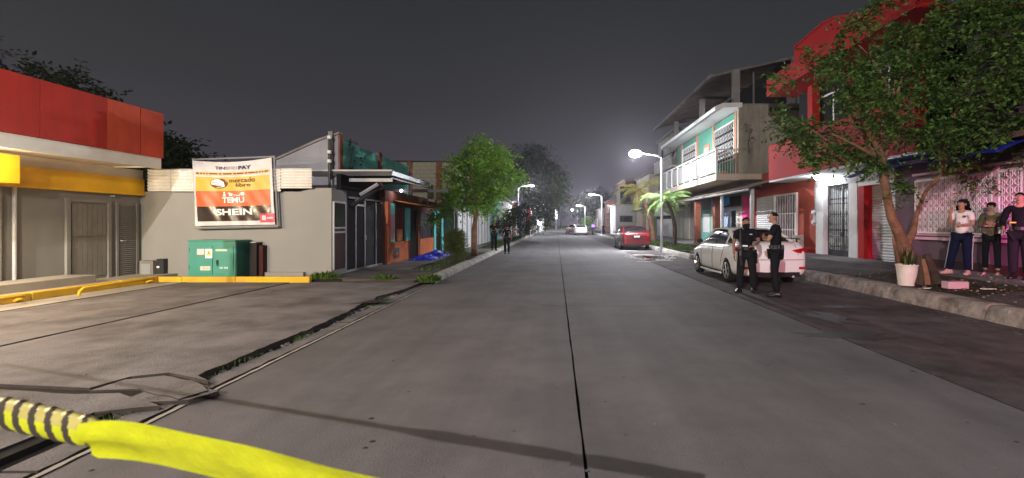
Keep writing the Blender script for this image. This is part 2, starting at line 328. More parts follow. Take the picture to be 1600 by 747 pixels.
# ================================================================== GROUND
g_ = MB().box(-200, 200, -60, 450, -0.30, -0.09).build('ground', 'soil'); g_['kind'] = 'structure'
def jag(p, q, step, amp, rnd):
    """points from p to q (q left out) with a broken edge"""
    p, q = Vector(p), Vector(q); n = max(1, int((q-p).length/step)); d = (q-p); nn = Vector((-d.y, d.x, 0)).normalized()
    return [p+d*(i/n)+(nn*rnd.uniform(-amp, amp) if i else Vector()) for i in range(n)]
def slab(name, pts, z0, z1, mat, parent, amp=0.006, step=0.35, rnd=R, zf=None):
    """a concrete slab: pts is its outline (counter-clockwise), edges slightly worn"""
    out = []
    for i in range(len(pts)):
        a, b = pts[i], pts[(i+1) % len(pts)]
        s_ = step if (Vector(a)-Vector(b)).length < 40 else 3
        out += jag((a[0], a[1], 0), (b[0], b[1], 0), s_, amp, rnd)
    mb = MB(); n = len(out)
    mb.add([(p.x, p.y, z0) for p in out]+[(p.x, p.y, z1 if zf is None else zf(p.x)) for p in out], [tuple(range(n, 2*n))]+[(i, (i+1) % n, n+(i+1) % n, n+i) for i in range(n)])
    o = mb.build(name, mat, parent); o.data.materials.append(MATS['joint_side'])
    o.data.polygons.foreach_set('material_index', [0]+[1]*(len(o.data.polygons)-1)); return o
def rect(x0, x1, y0, y1): return [(x0, y0), (x1, y0), (x1, y1), (x0, y1)]
road = struct('road')
box('road_base', 'dark_joint', road, -3.6, 8.2, -20, 420, -0.085, -0.028)
XL, XJ, XK, XR = -3.15, 0.19, 3.88, 6.9
yj = [-20, -6, 9.2, 21, 34, 48, 64, 84, 110, 150, 230, 410]
for a, b in zip(yj[:-1], yj[1:]):
    slab('concrete_slab', rect(XL, XJ-0.010, a+.006, b-.006), -.06, 0, 'road_concrete', road, 0.004)
    slab('concrete_slab', rect(XJ+0.010, XK-0.018, a+.006, b-.006), -.06, 0, 'road_concrete', road, 0.004)
for a, b in zip([-20, -4, 2.8, 9.2, 15.5, 22, 34, 60, 110, 230], [-4, 2.8, 9.2, 15.5, 22, 34, 60, 110, 230, 410]):
    slab('concrete_slab', rect(XK+0.022, 6.97, a+.012, b-.012), -.06, -0.004, 'dirty_concrete', road, 0.016, 0.22)
# stains, patches and marks on the road: thin irregular sheets
def blot(name, c, rx, ry, z, mat, parent, seed=0, n=22, amp=0.3, rot=0.0):
    rr = random.Random(seed); pts = []
    for i in range(n):
        t = 2*math.pi*i/n; k = 1+amp*(rr.random()-.5)*2
        x, y = rx*k*math.cos(t), ry*k*math.sin(t)
        pts.append((c[0]+x*math.cos(rot)-y*math.sin(rot), c[1]+x*math.sin(rot)+y*math.cos(rot), z))
    return MB().prism(pts, (0, 0, 0.003)).build(name, mat, parent)
blot('road_patch', G(1330, 523), 0.55, 0.28, .001, 'stain', road, 3, amp=.5)
blot('road_patch', G(1300, 498), 0.25, 0.5, .001, 'stain', road, 5, amp=.5)
blot('road_patch', G(1350, 480), 0.8, 0.22, .001, 'stain', road, 8, amp=.5)
blot('pothole_water', G(1022, 402), 0.50, 0.85, .004, 'puddle', road, 11, amp=.35)
rr = random.Random(4); mb = MB(); c = G(1015, 402)
for i in range(150):
    t = rr.uniform(0, 6.28); k = rr.uniform(.95, 1.5); x = c[0]+math.cos(t)*.62*k*1.25; y = c[1]+math.sin(t)*1.15*k; s = rr.uniform(.02, .08)
    mb.ell((x, y, .004), (s, s*rr.uniform(.8, 1.8), s*.25), 6, 3)
mb.build('pothole_rubble', 'rubble', road, kind='stuff')
for i, (px, py, rx, ry) in enumerate([(1000, 398, .55, .18), (1035, 407, .4, .15), (985, 392, .5, .2), (1050, 399, .55, .2), (1010, 409, .35, .12)]):
    blot('cement_patch', G(px, py), rx, ry, .001+.0012*i, 'rubble', road, 20+i, amp=.5)
mb = MB(); rr = random.Random(9)
for i in range(90):                              # grit and gum spots on the carriageway
    x = rr.uniform(-3, 6.7); y = 2.2+rr.random()**1.6*26; s = rr.uniform(.006, .020)
    mb.ell((x, y, .001), (s, s*rr.uniform(.7, 1.5), s*.35), 5, 2)
mb.build('road_grit', 'lot_concrete', road, kind='stuff')
mb = MB()
for i in range(200):
    x = rr.uniform(-3, 6.7); y = 2.2+rr.random()**1.6*26; s = rr.uniform(.008, .03)
    mb.ell((x, y, .0005), (s, s*rr.uniform(.7, 1.5), s*.10), 6, 2)
mb.build('road_tar_spots', 'stain', road, kind='stuff')
mb = MB()
for i in range(70):
    x = XR-.25+rr.uniform(-.22, .2); y = rr.uniform(3.5, 15); s = rr.uniform(.01, .035)
    mb.ell((x, y, .0), (s, s*rr.uniform(.7, 1.8), s*.5), 5, 3)
mb.build('gutter_litter', 'dirty_concrete', road, kind='stuff')

# ---- gutter strip and forecourt on the left
lot = struct('forecourt')
box('forecourt_base', 'dark_joint', lot, -14, -3.56, -20, 13.4, -0.08, 0.043)
box('gutter_base', 'dark_joint', lot, -3.558, -3.2, -20, 13.4, -0.08, -0.002)
rr = random.Random(21)
ys = [-20]+[1.6, 3.0, 4.4, 5.9, 7.6, 9.4, 11.0, 12.4]
for a, b in zip(ys[:-1], ys[1:]):                 # narrow concrete strip between two dark gaps
    slab('gutter_strip', rect(-3.43+rr.uniform(-.02, .02), -3.22, a+.02, b-.015), -.05, .012+rr.uniform(-.006, .01), 'lot_concrete', lot, .014, .12, rr)
    slab('gutter_edge', rect(-3.195, -3.155, a, b), -.05, .010, 'pale_concrete', lot, .008, .1, rr)
# apron slabs; the road edge of the apron is broken
EDGE = -3.50
def apron(pts, amp=.006, z=.07, mat='lot_concrete', step=.3, name='concrete_slab'): return slab(name, pts, -.04, z, mat, lot, amp, step, rr)
edge = [(EDGE-.0, 4.75), (EDGE-.02, 5.4), (EDGE-.02, 6.1), (EDGE+.02, 6.9), (EDGE-.01, 7.6), (EDGE-.03, 8.3), (EDGE-.10, 8.9), (EDGE-.08, 9.6), (EDGE-.16, 9.9), (EDGE-.03, 10.5), (EDGE+.05, 11.3), (EDGE+.08, 12.4)]
edge = [Vector((a, b, 0)) for a, b in edge]
ed = []
for a, b in zip(edge[:-1], edge[1:]): ed += [(p.x, p.y) for p in jag(a, b, .11, .022, rr)]
ed.append((edge[-1].x, edge[-1].y))
def gp(px, py): p = G(px, py, .07); return (p[0], p[1])
# cracked corner pieces (outline read from the crack lines)
k0, k1, k2, k3, k4, k5 = gp(140, 606), gp(205, 588), gp(265, 582), gp(325, 594), gp(338, 606), gp(288, 622)
q0 = gp(205, 605)
apron([(-6.7, 4.55), (-6.0, 4.6), k0, k1, k2, k3, (EDGE-.0, 4.75)]+ed[1:]+[(-6.68, 12.4)], .004, .07)
apron([(k0[0]+.05, k0[1]-.05), (q0[0]+.1, q0[1]-.02), (k5[0]-.05, k5[1]), (k4[0]-.05, k4[1]-.04), (k3[0]-.04, k3[1]-.06), (k2[0], k2[1]-.07), (k1[0], k1[1]-.07)], .014, .062, step=.12)
apron([(-6.0, -5), (-3.75, -5), (-3.72, 1.5), (-3.68, 3.2), (-3.66, 3.85), (k5[0]-.1, k5[1]-.14), (q0[0], q0[1]-.12), (k0[0], k0[1]-.13), (-6.0, 4.52)], .012, .06, step=.2)
apron([(k5[0]+.02, k5[1]+.02), (-3.72, 4.05), (-3.64, 4.62), (k4[0]+.04, k4[1]-.02)], .02, .05, step=.12)
apron(rect(-6.68, -6.03, -5, 4.52), .01, .066)
apron(rect(-9.3, -6.73, -5, 5.2)); apron(rect(-9.3, -6.73, 5.23, 12.4), z=.078)
apron(rect(-10.05, -9.33, -5, 7.2), mat='pale_concrete', z=.085); apron(rect(-10.05, -9.33, 7.22, 12.4), mat='pale_concrete', z=.085)  # paler strip by the shop: warm canopy light put into its colour
blot('drain_cover', G(585, 471, .075), .42, .18, .075, 'stain', lot, 6, n=4, amp=.05, rot=.78)
# loose rubble and moss along the broken edge
mb = MB()
for i in range(900):
    y = rr.choice([rr.uniform(4, 12.4), rr.uniform(8, 10.5), rr.gauss(4.3, .25)]); x = -3.5+rr.gauss(0, .07)-(.2 if 8.4 < y < 10.2 else 0)*rr.random()
    s = rr.uniform(.008, .035); mb.ell((x, y, .0), (s, s*rr.uniform(.7, 1.4), s*.7), 5, 3)
mb.build('broken_concrete', 'lot_concrete', lot, kind='stuff')
def blades(name, mat, spots, parent=None, h=(.05, .2), wdt=.008, lean=.5, seed=1):
    """spots: (x, y, z, rx, ry, n)"""
    rg = np.random.RandomState(seed); V = []
    for (x, y, z, rx, ry, n) in spots:
        a = rg.rand(n)*6.283; r = np.sqrt(rg.rand(n)); bx = x+np.cos(a)*r*rx; by = y+np.sin(a)*r*ry
        hh = h[0]+(h[1]-h[0])*rg.rand(n)*(1.1-.6*r); t = rg.rand(n)*6.283; L = rg.rand(n)*lean*hh
        tx = bx+np.cos(t)*L; ty = by+np.sin(t)*L; px_ = -np.sin(t)*wdt; py_ = np.cos(t)*wdt
        mx = bx*.6+tx*.4; my = by*.6+ty*.4; zz = np.full(n, z)
        V.append(np.stack([np.stack([bx-px_, by-py_, zz], 1), np.stack([bx+px_, by+py_, zz], 1), np.stack([mx+px_*.8, my+py_*.8, zz+hh*.65], 1), np.stack([tx, ty, zz+hh], 1), np.stack([mx-px_*.8, my-py_*.8, zz+hh*.65], 1)], 1))
    V = np.concatenate(V); n = len(V); me = bpy.data.meshes.new(name)
    me.vertices.add(n*5); me.vertices.foreach_set('co', V.reshape(-1).astype(np.float32)); me.loops.add(n*5); me.loops.foreach_set('vertex_index', np.arange(n*5, dtype=np.int32))
    me.polygons.add(n); me.polygons.foreach_set('loop_start', np.arange(n, dtype=np.int32)*5); me.update(calc_edges=True); me.materials.append(MATS[mat])
    o = bpy.data.objects.new(name, me); COL.objects.link(o); o['kind'] = 'stuff'
    if parent: o.parent = parent
    return o
tag(blades('gutter_grass', 'grass', [(-3.5, 4.1, .0, .16, .35, 160), (-4.6, 4.75, .02, .12, .12, 60), (-3.46, 6.6, .0, .07, .3, 90), (-3.55, 9.6, .0, .14, .7, 260), (-3.5, 5.3, 0, .05, .5, 60), (-6.1, 4.5, 0, .1, .05, 40), (-3.5, 11.8, 0, .1, .6, 90)], h=(.02, .08), wdt=.005, seed=3), 'low green grass sprouting from the broken gutter joint beside the road', 'grass')
tag(blades('corner_weeds', 'weed', [(wx(516, 13.2), 12.9, .1, .42, .3, 520), (wx(668, 12.3), 12.5, .08, .28, .35, 520), (wx(600, 12.6), 12.6, .08, .3, .15, 160)], h=(.04, .24), wdt=.008, lean=1.1, seed=4), 'bright green weed tufts at the corner where the grey wall ends', 'weeds')

# ---- pavements with kerb stones
def kerb_row(parent, pts, z, wdt, ln, mat, side, seed, amp=.02):
    """kerb stones along a polyline; side = +1 kerb widens to +x"""
    r2 = random.Random(seed)
    for a, b in zip(pts[:-1], pts[1:]):
        a, b = Vector((*a, 0)), Vector((*b, 0)); d = b-a; n = max(1, round(d.length/ln)); nn = Vector((d.y, -d.x, 0)).normalized()*side
        for i in range(n):
            p, q = a+d*(i/n)+d.normalized()*.012, a+d*((i+1)/n)-d.normalized()*.012
            hz = z+r2.uniform(-.012, .012); k = 6; mb = MB(); vs = []
            for j in range(k+1):
                c = p+(q-p)*(j/k); o1 = r2.uniform(-amp, amp); o2 = r2.uniform(-amp, amp)*.6
                sec = [c+nn*(o1*.5), c+nn*(.03+o1)+Vector((0, 0, hz*.55)), c+nn*(.06+o1)+Vector((0, 0, hz-.035+o2)), c+nn*(.12+o1)+Vector((0, 0, hz+o2*.5)), c+nn*wdt+Vector((0, 0, hz)), c+nn*wdt+Vector((0, 0, -.08)), c+Vector((0, 0, -.08))]
                vs += sec
            m = 7; fs = [(j*m+l, j*m+(l+1) % m, (j+1)*m+(l+1) % m, (j+1)*m+l) for j in range(k) for l in range(m)]
            fs += [tuple(range(m))[::-1], tuple(k*m+l for l in range(m))]
            mb.add(vs, fs).build('kerb_stone', mat, parent, smooth=False)
lp = struct('left_pavement')
LK = [(-3.15, 12.7), (-3.15, 32), (-3.15, 60), (-3.3, 120)]
kerb_row(lp, LK[:2], .16, .26, 1.9, 'kerb_pale', -1, 5)
kerb_row(lp, LK[1:], .16, .26, 6, 'kerb_pale', -1, 6)
ZL = .14
box('pavement_bed', 'dark_joint', lp, -6.6, -3.4, 12.5, 130, -.08, ZL-.035)
for i, (a, b) in enumerate(zip([12.75, 15.2, 17.7, 20.5, 24, 28, 33, 40, 50, 65, 90], [15.2, 17.7, 20.5, 24, 28, 33, 40, 50, 65, 90, 125])):
    slab('pavement_slab', rect(-6.5, -4.55 if a > 14 else -3.42, a+.01, b-.01), .0, ZL, 'walk_concrete' if i % 3 else 'dirty_concrete', lp, .01, .3)
    if a > 14 and i != 4: slab('planting_bed', rect(-4.53, -3.42, a+.01, b-.01), .0, ZL+.01, 'soil', lp, .02, .3)
slab('pavement_slab', rect(-4.53, -3.42, 24.01, 27.99), 0, ZL, 'walk_concrete', lp)
for pts in ([(-5.4, 12.3), (-3.6, 12.3), (-3.45, 12.72), (-5.6, 12.72)],): slab('pavement_ramp', pts, .0, .115, 'lot_concrete', lp, .02)
tag(blades('verge_grass_left', 'grass', [(-3.9, y, ZL, .5, 1.6, 380) for y in (29.5, 32.5, 36, 40, 45, 50, 56, 62)], h=(.04, .22), wdt=.02, seed=6), 'grass along the planting strip of the left kerb under the street lamps', 'grass')
tag(blades('bed_weeds', 'grass', [(-3.9, y, ZL, .35, 1.2, 120) for y in (15.5, 17.5, 20, 22)], h=(.03, .14), wdt=.012, seed=16), 'sparse weeds in the dark soil bed round the bush on the left pavement', 'weeds')

rp = struct('right_pavement')
ZR = .27
def zr(x): return .27+.15*min(1, max(0, (x-7.3)/1.5))
def GR(px, py):
    z = .3
    for _ in range(12): p = G(px, py, z); z = zr(p[0])
    return (p[0], p[1], z)
RK = [(6.9, 1.0), (6.9, 17.0), (6.55, 19.5), (5.85, 21.5), (5.8, 60), (5.8, 130)]
kerb_row(rp, RK[:2], .25, .42, 2.4, 'kerb', 1, 7, .04)
kerb_row(rp, RK[1:4], .24, .3, 2.0, 'kerb', 1, 8, .03)
kerb_row(rp, RK[3:5], .22, .26, 3.0, 'kerb_pale', 1, 9)
kerb_row(rp, RK[4:6], .22, .26, 8.0, 'kerb_pale', 1, 10)
MB().prism([(7.25, -6, -.08), (10.4, -6, -.08), (10.4, 130, -.08), (6.0, 130, -.08), (6.0, 22, -.08), (7.25, 17, -.08)], (0, 0, ZR+.04)).build('pavement_bed', 'dark_joint', rp)
for i, (a, b) in enumerate(zip([-6, 4.2, 6.4, 8.6, 12.0, 14.4, 16.8], [4.2, 6.4, 8.6, 12.0, 14.4, 16.8, 19.2])):
    slab('pavement_slab', rect(8.65, 10.02, a+.01, b-.01), .1, ZR, 'walk_concrete' if i % 2 else 'dirty_concrete', rp, .012, .3, zf=zr)
    if i != 3: slab('pavement_slab', rect(7.30, 8.63, a+.01, b-.01), .1, ZR, 'dirty_concrete', rp, .02, .3, zf=zr)
slab('tree_pit', rect(7.30, 8.63, 8.61, 11.99), .1, ZR-.01, 'soil', rp, .03, .3, zf=lambda x: zr(x)-.01)
for a, b in zip([19.2, 23, 27, 32, 38, 46, 60, 85], [23, 27, 32, 38, 46, 60, 85, 125]):
    slab('pavement_slab', rect(7.9, 10.02, a+.01, b-.01), .1, ZR, 'walk_concrete', rp, .012, .4, zf=zr)
    if a > 21: slab('planting_bed', rect(6.08, 7.88, a+.01, b-.01), .1, ZR, 'soil', rp, .012, .4)
slab('pavement_slab', [(7.0, 19.21), (7.88, 19.21), (7.88, 22.99), (6.3, 22.99), (6.3, 21.2)], .1, ZR-.01, 'walk_concrete', rp, .01, .4)
tag(blades('verge_grass_right', 'grass', [(6.7, y, ZR, .75, 1.6, 520) for y in (24.5, 27, 29.5, 32, 35, 39, 44, 50)], h=(.04, .24), wdt=.02, seed=8), 'grass round the palms and the lamp post on the right kerb', 'grass')
mb = MB(); rr = random.Random(12)
for i in range(260):
    x = rr.uniform(7.1, 9.8); y = rr.uniform(5, 12.5); s = rr.uniform(.008, .03); mb.ell((x, y, zr(x)), (s, s*rr.uniform(.7, 1.4), s*.5), 5, 3)
mb.build('pavement_grit', 'kerb', rp, kind='stuff')
mb = MB()
for i in range(900):                               # fallen leaves under the big tree
    x = rr.gauss(8.0, .8); y = rr.gauss(9.5, 2.0)
    if x < 7.35 or x > 9.9: continue
    t = rr.uniform(0, 6.28); s = rr.uniform(.03, .055); z = zr(x)+.006+rr.random()*.012
    d = Vector((math.cos(t), math.sin(t), rr.uniform(-.2, .3)))*s; n = Vector((-math.sin(t), math.cos(t), rr.uniform(-.3, .3)))*s*.4
    c = Vector((x, y, z)); mb.add([c-d, c+n, c+d, c-n], [(0, 1, 2, 3)])
tag(mb.build('fallen_leaves', 'bark', kind='stuff'), 'dry fallen leaves scattered on the pavement under the big tree', 'leaves')

# ================================================================== LEFT SIDE
# ---- shop with red fascia
SH = thing('shop_building', 'grey shop with red fascia over a white band and yellow panel', 'shop', (-11.2, 8, 0))
WX = -11.2
box('wall', 'shop_wall', SH, -16, WX, -4, 13.1, -.05, 3.4)
box('roof_slab', 'old_concrete', SH, -16, -10.05, -4, 12.25, 3.2, 3.32)
for a, b, m in ((-4, 1.2, 'red_panel'), (1.2, 4.4, 'red_panel'), (4.4, 6.9, 'red_panel'), (6.9, 8.55, 'red_panel'), (8.55, 9.35, 'red_panel'), (9.35, 10.75, 'red_panel'), (10.75, 11.6, 'red_panel_faded'), (11.6, 12.3, 'red_panel_faded')):
    box('fascia_panel', m, SH, -9.99, -9.92+(.006 if int(a*10) % 2 else 0), a+.008, b-.008, 3.21, 4.33, bevel=.006)
box('fascia_end_panel', 'red_panel_faded', SH, -12.4, -9.995, 12.24, 12.30, 3.33, 4.33)
box('fascia_frame', 'dark_metal', SH, -10.2, -10.0, -4, 12.2, 3.34, 4.25)
box('fascia_band', 'cream_band', SH, -10.04, -9.95, -4, 12.26, 2.93, 3.205, bevel=.01)
box('fascia_band_end', 'cream_band', SH, -11.2, -10.045, 12.2, 12.26, 2.97, 3.20)
for a, b in ((-4, 2), (2, 5.5), (5.5, 7.8), (7.8, 9.7), (9.7, 11), (11, 12.18)):
    box('soffit_panel', 'soffit', SH, -11.19, -10.05, a+.006, b-.006, 2.99, 3.02)
box('yellow_band', 'yellow_panel', SH, -11.19, -11.08, 9.66, 13.09, 2.36, 2.75)
box('yellow_lip', 'yellow_panel', SH, -11.19, -11.02, 9.66, 13.09, 2.31, 2.357)
box('ceiling_glow_band', 'soffit', SH, -11.19, -11.12, 9.66, 13.09, 2.753, 2.987)  # soffit cream strip: the warm ceiling glow painted on the wall
box('yellow_sign_box', 'yellow_panel', SH, -11.19, -10.6, -4, 9.62, 2.34, 2.90, bevel=.01)
for y in (8.4, 5.2, 2.2):                         # ceiling lamps in the canopy
    f = box('ceiling_lamp', 'lamp_glow', SH, -10.5, -10.2, y-.25, y+.25, 2.955, 2.985)
# doors
d = box('board_door', 'door_wood', SH, WX-.01, WX+.015, 11.17, 12.1, .22, 2.06)
for i in range(7):
    y = 11.22+i*.125
    for z0, z1 in ((.30, 1.18), (1.26, 2.0)): box('board', 'door_wood', d, WX+.016, WX+.034, y, y+.112, z0, z1)
box('frame', 'shop_wall', d, WX, WX+.06, 11.08, 11.165, .22, 2.14); box('frame', 'shop_wall', d, WX, WX+.06, 12.105, 12.19, .22, 2.14); box('frame', 'shop_wall', d, WX, WX+.06, 11.167, 12.103, 2.065, 2.14)
l_ = box('louvre_door', 'door_wood', SH, WX-.01, WX+.012, 12.34, 12.99, .16, 2.1)
p_ = box('frame', 'door_wood', l_, WX+.013, WX+.055, 12.34, 12.40, .16, 2.1); box('frame', 'door_wood', l_, WX+.013, WX+.055, 12.93, 12.99, .16, 2.1)
mbs = MB().add([(WX+.014, 12.402, .25), (WX+.014, 12.928, .25), (WX+.045, 12.928, .22), (WX+.045, 12.402, .22), (WX+.014, 12.402, .262), (WX+.014, 12.928, .262), (WX+.045, 12.928, .232), (WX+.045, 12.402, .232)], [(0, 1, 2, 3), (4, 7, 6, 5), (3, 2, 6, 7), (0, 4, 5, 1)])
s0 = mbs.build('louvre_slat', 'door_wood', l_); repeat(s0, [(0, 0, .052*i) for i in range(1, 35)])
MB().tube([(WX+.06, 12.44, 1.12), (WX+.11, 12.44, 1.12), (WX+.11, 12.54, 1.12)], .012, 6).build('handle', 'galv', l_)
MB().tube([(WX+.06, 10.0, .3), (WX+.06, 10.0, 2.33)], .035, 10).build('drain_pipe', 'galv', SH)
MB().tube([(WX+.05, 9.72, .3), (WX+.05, 9.72, 2.33)], .05, 10).build('wall_pilaster', 'shop_wall', SH)
box('entrance_step', 'pale_concrete', SH, -11.18, -10.45, 8.6, 11.05, .1, .40, bevel=.015)
box('platform', 'pale_concrete', SH, -11.19, -10.19, -4, 13.09, .0, .22)
mb = MB().tube([(WX+.02, 12.2, 2.25), (WX+.12, 12.2, 2.25)], .02, 8).build('wall_spout', 'galv', SH)
# yellow kerb of the shop platform, and the bent yellow rails in front of it
YK = thing('yellow_kerb', 'yellow painted kerb running along the shop front and turning along the grey wall', 'kerb', (-10.1, 10, 0))
for a, b in ((-4, 3), (3, 7.0), (7.0, 9.3), (9.3, 11.2), (11.2, 12.25)): box('kerb_piece', 'kerb_yellow', YK, -10.18, -10.03, a+.005, b-.005, .0, .24, bevel=.02)
for a, b in ((-10.18, -9.45), (-9.45, -8.1), (-8.1, -6.22)): box('kerb_piece', 'kerb_yellow', YK, a+.005, b-.005, 12.27, 12.41, .0, .215, bevel=.02)
for i, (a, b, lab) in enumerate(((5.6, 9.0, 'yellow bent pipe rail at the left edge in front of the shop step'), (9.9, 11.9, 'yellow bent pipe rail nearer the green cabinet in front of the shop doors'))):
    o = MB().tube([(-9.72, a, .08), (-9.72, a+.02, .17), (-9.72, a+.10, .23), (-9.73, (a+b)/2, .235), (-9.75, b-.14, .23), (-9.80, b-.03, .20), (-9.92, b, .17), (-10.02, b, .12)], .028, 10).build('bumper_rail', 'kerb_yellow', smooth=True)
    tag(o, lab, 'rail', 'yellow pipe rails before the shop')
# ---- grey boundary wall with corrugated sheets
BW = thing('boundary_wall', 'plain grey wall facing the camera behind the green cabinet', 'wall', (-8, 13.1, 0))
XE = -6.05
MB().prism([(WX+.001, 13.1, -.05), (XE, 13.1, -.05), (XE, 13.1, 2.52), (-6.5, 13.1, 2.52), (-6.9, 13.1, 2.42), (WX+.001, 13.1, 2.42)], (0, .2, 0)).build('wall', 'grey_wall', BW)
box('wall', 'grey_wall', BW, XE-.2, XE-.001, 13.302, 14.05, -.05, 2.5)
for px, m in ((480-22, 'grey_wall'),): pass
box('wall_plinth', 'grey_wall', BW, -7.95, -6.75, 12.98, 13.098, .05, .26)
for i, (a, b) in enumerate(((232, 268), (269, 305), (428, 440), (441, 489))):
    x0, x1 = wx(a, 13.0), wx(b, 13.0)
    MB().corr((x0, 12.97-.012*i, 2.42 if i < 3 else 2.5), (0, 0, .60 if i < 3 else .53), (x1-x0, 0, 0), 7, .018).build('corrugated_sheet', 'zinc', BW)
MB().corr((wx(305, 13), 12.995, 2.43), (0, 0, .55), (wx(428, 13)-wx(305, 13), 0, 0), 7, .018).build('corrugated_sheet', 'zinc', BW)
box('sheet_post', 'steel_paint', BW, -9.0, -8.95, 13.02, 13.07, 2.42, 3.05)
sd = box('meter_door', 'maroon', BW, XE, XE+.03, 13.18, 13.86, .3, 2.12)
box('frame', 'steel_paint', sd, XE+.002, XE+.05, 13.14, 13.18, .3, 2.16); box('frame', 'steel_paint', sd, XE+.002, XE+.05, 13.86, 13.90, .3, 2.16)
for z in (2.13, 1.42, 1.30): box('frame', 'steel_paint', sd, XE+.031, XE+.05, 13.181, 13.859, z, z+.045)
box('pane', 'glass_dark', sd, XE+.031, XE+.036, 13.24, 13.80, 1.48, 2.1)
mbx = thing('water_meter_box', 'small grey meter box with a raised lid low on the grey wall', 'meter box', (wx(238, 13), 12.95, .15))
box('box', 'door_wood', mbx, wx(225, 13), wx(246, 13), 12.85, 13.09, .13, .58, bevel=.01)
box('lid', 'dark_metal', mbx, wx(247, 13), wx(258, 13), 12.95, 13.09, .2, .62)
box('hasp', 'ink_white', mbx, wx(248, 13), wx(252, 13), 12.93, 12.948, .38, .43); box('panel', 'steel_paint', mbx, wx(228, 13), wx(243, 13), 12.835, 12.849, .2, .5)
# ---- utility cabinet
CX0, CX1, CY = wx(294, 12.43), wx(368, 12.43), 12.43
CB = thing('utility_cabinet', 'green steel utility cabinet with two doors standing against the grey wall', 'cabinet', ((CX0+CX1)/2, CY, .13))
box('body', 'cabinet', CB, CX0, CX1, CY, 13.02, .13, 1.10, bevel=.012)
box('roof_lid', 'cabinet', CB, CX0-.015, CX1+.015, CY-.02, 13.03, 1.101, 1.135, bevel=.006)
box('base', 'cabinet', CB, CX0+.02, CX1-.02, CY-.012, CY-.001, .14, .24)
box('shaded_side', 'cabinet_side', CB, CX1+.001, CX1+.012, CY+.03, 12.98, .16, 1.08)  # darker copy of the cabinet green: shade painted on this side
xm = wx(333, CY)
dl = box('door', 'cabinet', CB, CX0+.05, xm-.01, CY-.02, CY-.001, .27, .99, bevel=.006)
dr = box('door', 'cabinet', CB, xm+.01, CX1-.05, CY-.02, CY-.001, .27, .99, bevel=.006)
def rxz(name, mat, par, px0, py0, px1, py1, Y, th=.006, **k): return box(name, mat, par, wx(px0, Y), wx(px1, Y), Y-th, Y, wz(py1, Y), wz(py0, Y), **k)
Yc = CY-.0205
rxz('label', 'pink_label', dl, 308, 389, 319.5, 398, Yc); lb = rxz('label', 'ink_white', dl, 321, 389, 332, 403.5, Yc)
MB().prism([(wx(322.5, Yc), Yc-.0061, wz(399, Yc)), (wx(330.5, Yc), Yc-.0061, wz(399, Yc)), (wx(326.5, Yc), Yc-.0061, wz(390.5, Yc))], (0, -.002, 0)).build('warning_triangle', 'sign_yellow', lb)
MB().prism([(wx(a, Yc), Yc-.0085, wz(b, Yc)) for a, b in ((326.8, 392.5), (325.2, 395.6), (326.4, 395.6), (325.8, 398), (328, 394.8), (326.8, 394.8))], (0, -.001, 0)).build('bolt_mark', 'ink_dark', lb)
pl = rxz('name_plate', 'plate_beige', dl, 313, 416, 329, 422.5, Yc); [rxz('plate_mark', 'ink_grey', pl, a, 418, a+1.1, 420.6, Yc-.0061, .002) for a in (317, 319, 321.5, 323.4, 326)]
rxz('name_plate', 'plate_beige', dr, 337, 389.5, 355, 392.5, Yc)
MB().tube([(wx(340, Yc), Yc-.03, wz(407, Yc)), (wx(340, Yc), Yc-.03, wz(413, Yc))], .015, 8).build('lock_handle', 'dark_metal', dr)
rxz('lock_plate', 'cabinet_side', dr, 338, 406, 342, 416, Yc)
[rxz('stencil_mark', 'plate_beige', dr, a, 417.0, b, 420.2, Yc, .002) for a, b in ((343.5, 345.2), (346, 347.8), (350, 351.2), (352, 353.8), (354.6, 356.2))]
for z in (.4, .85): MB().tube([(CX0+.045, CY-.01, z), (CX0+.045, CY-.01, z+.08)], .012, 6).build('hinge', 'dark_metal', CB)
CD = thing('cable_duct_box', 'low dark maroon box squeezed between the green cabinet and the grey wall', 'box', (-7.9, 12.9, .1))
box('body', 'black_plastic', CD, -8.08, -7.9, 12.82, 13.09, .1, 1.05, bevel=.01); box('side', 'maroon', CD, -7.895, -7.78, 12.9, 13.09, .1, .98, bevel=.01); box('cap', 'steel_paint', CD, -8.06, -7.9, 12.8, 13.08, 1.055, 1.075)
# ---- banner
BY = 12.90
BN = thing('advert_banner', 'square advertising banner with courier brand names hung above the grey wall', 'banner', (wx(366, BY), BY, 1.5))
def bz(py): return wz(py, BY)
def bx(px): return wx(px, BY)
for (x0, z0, x1, z1) in ((300, 247, 306, 357), (427, 244, 433, 354)):
    MB().tube([(bx(x0), BY+.03, bz(z0)), (bx(x1), BY+.03, bz(z1))], .022, 4).build('frame_bar', 'steel_paint', BN)
MB().tube([(bx(299), BY+.03, bz(249)), (bx(428), BY+.03, bz(244.5))], .022, 4).build('frame_bar', 'steel_paint', BN)
MB().tube([(bx(304), BY+.03, bz(356.5)), (bx(434), BY+.03, bz(353.5))], .032, 4).build('frame_bar', 'steel_paint', BN)
L0, L1, R0, R1 = (301.5, 251), (306.5, 353), (425, 246.5), (430, 351)
def bpt(u, v, off=0.0):
    """u 0..1 across, v 0..1 from the top; pixel-measured corners on the plane of the banner"""
    px = (L0[0]*(1-v)+L1[0]*v)*(1-u)+(R0[0]*(1-v)+R1[0]*v)*u; py = (L0[1]*(1-v)+L1[1]*v)*(1-u)+(R0[1]*(1-v)+R1[1]*v)*u
    py += 4.5*math.sin(math.pi*u)*(1-v)**1.6
    f = .014*math.sin(16*u+5*v)*math.sin(3.1*v)+.014*math.sin(9*(u-.5)*(1+2.2*v))*v+.005*math.sin(37*u-20*v)
    return (bx(px), BY-.02+f-off, bz(py))
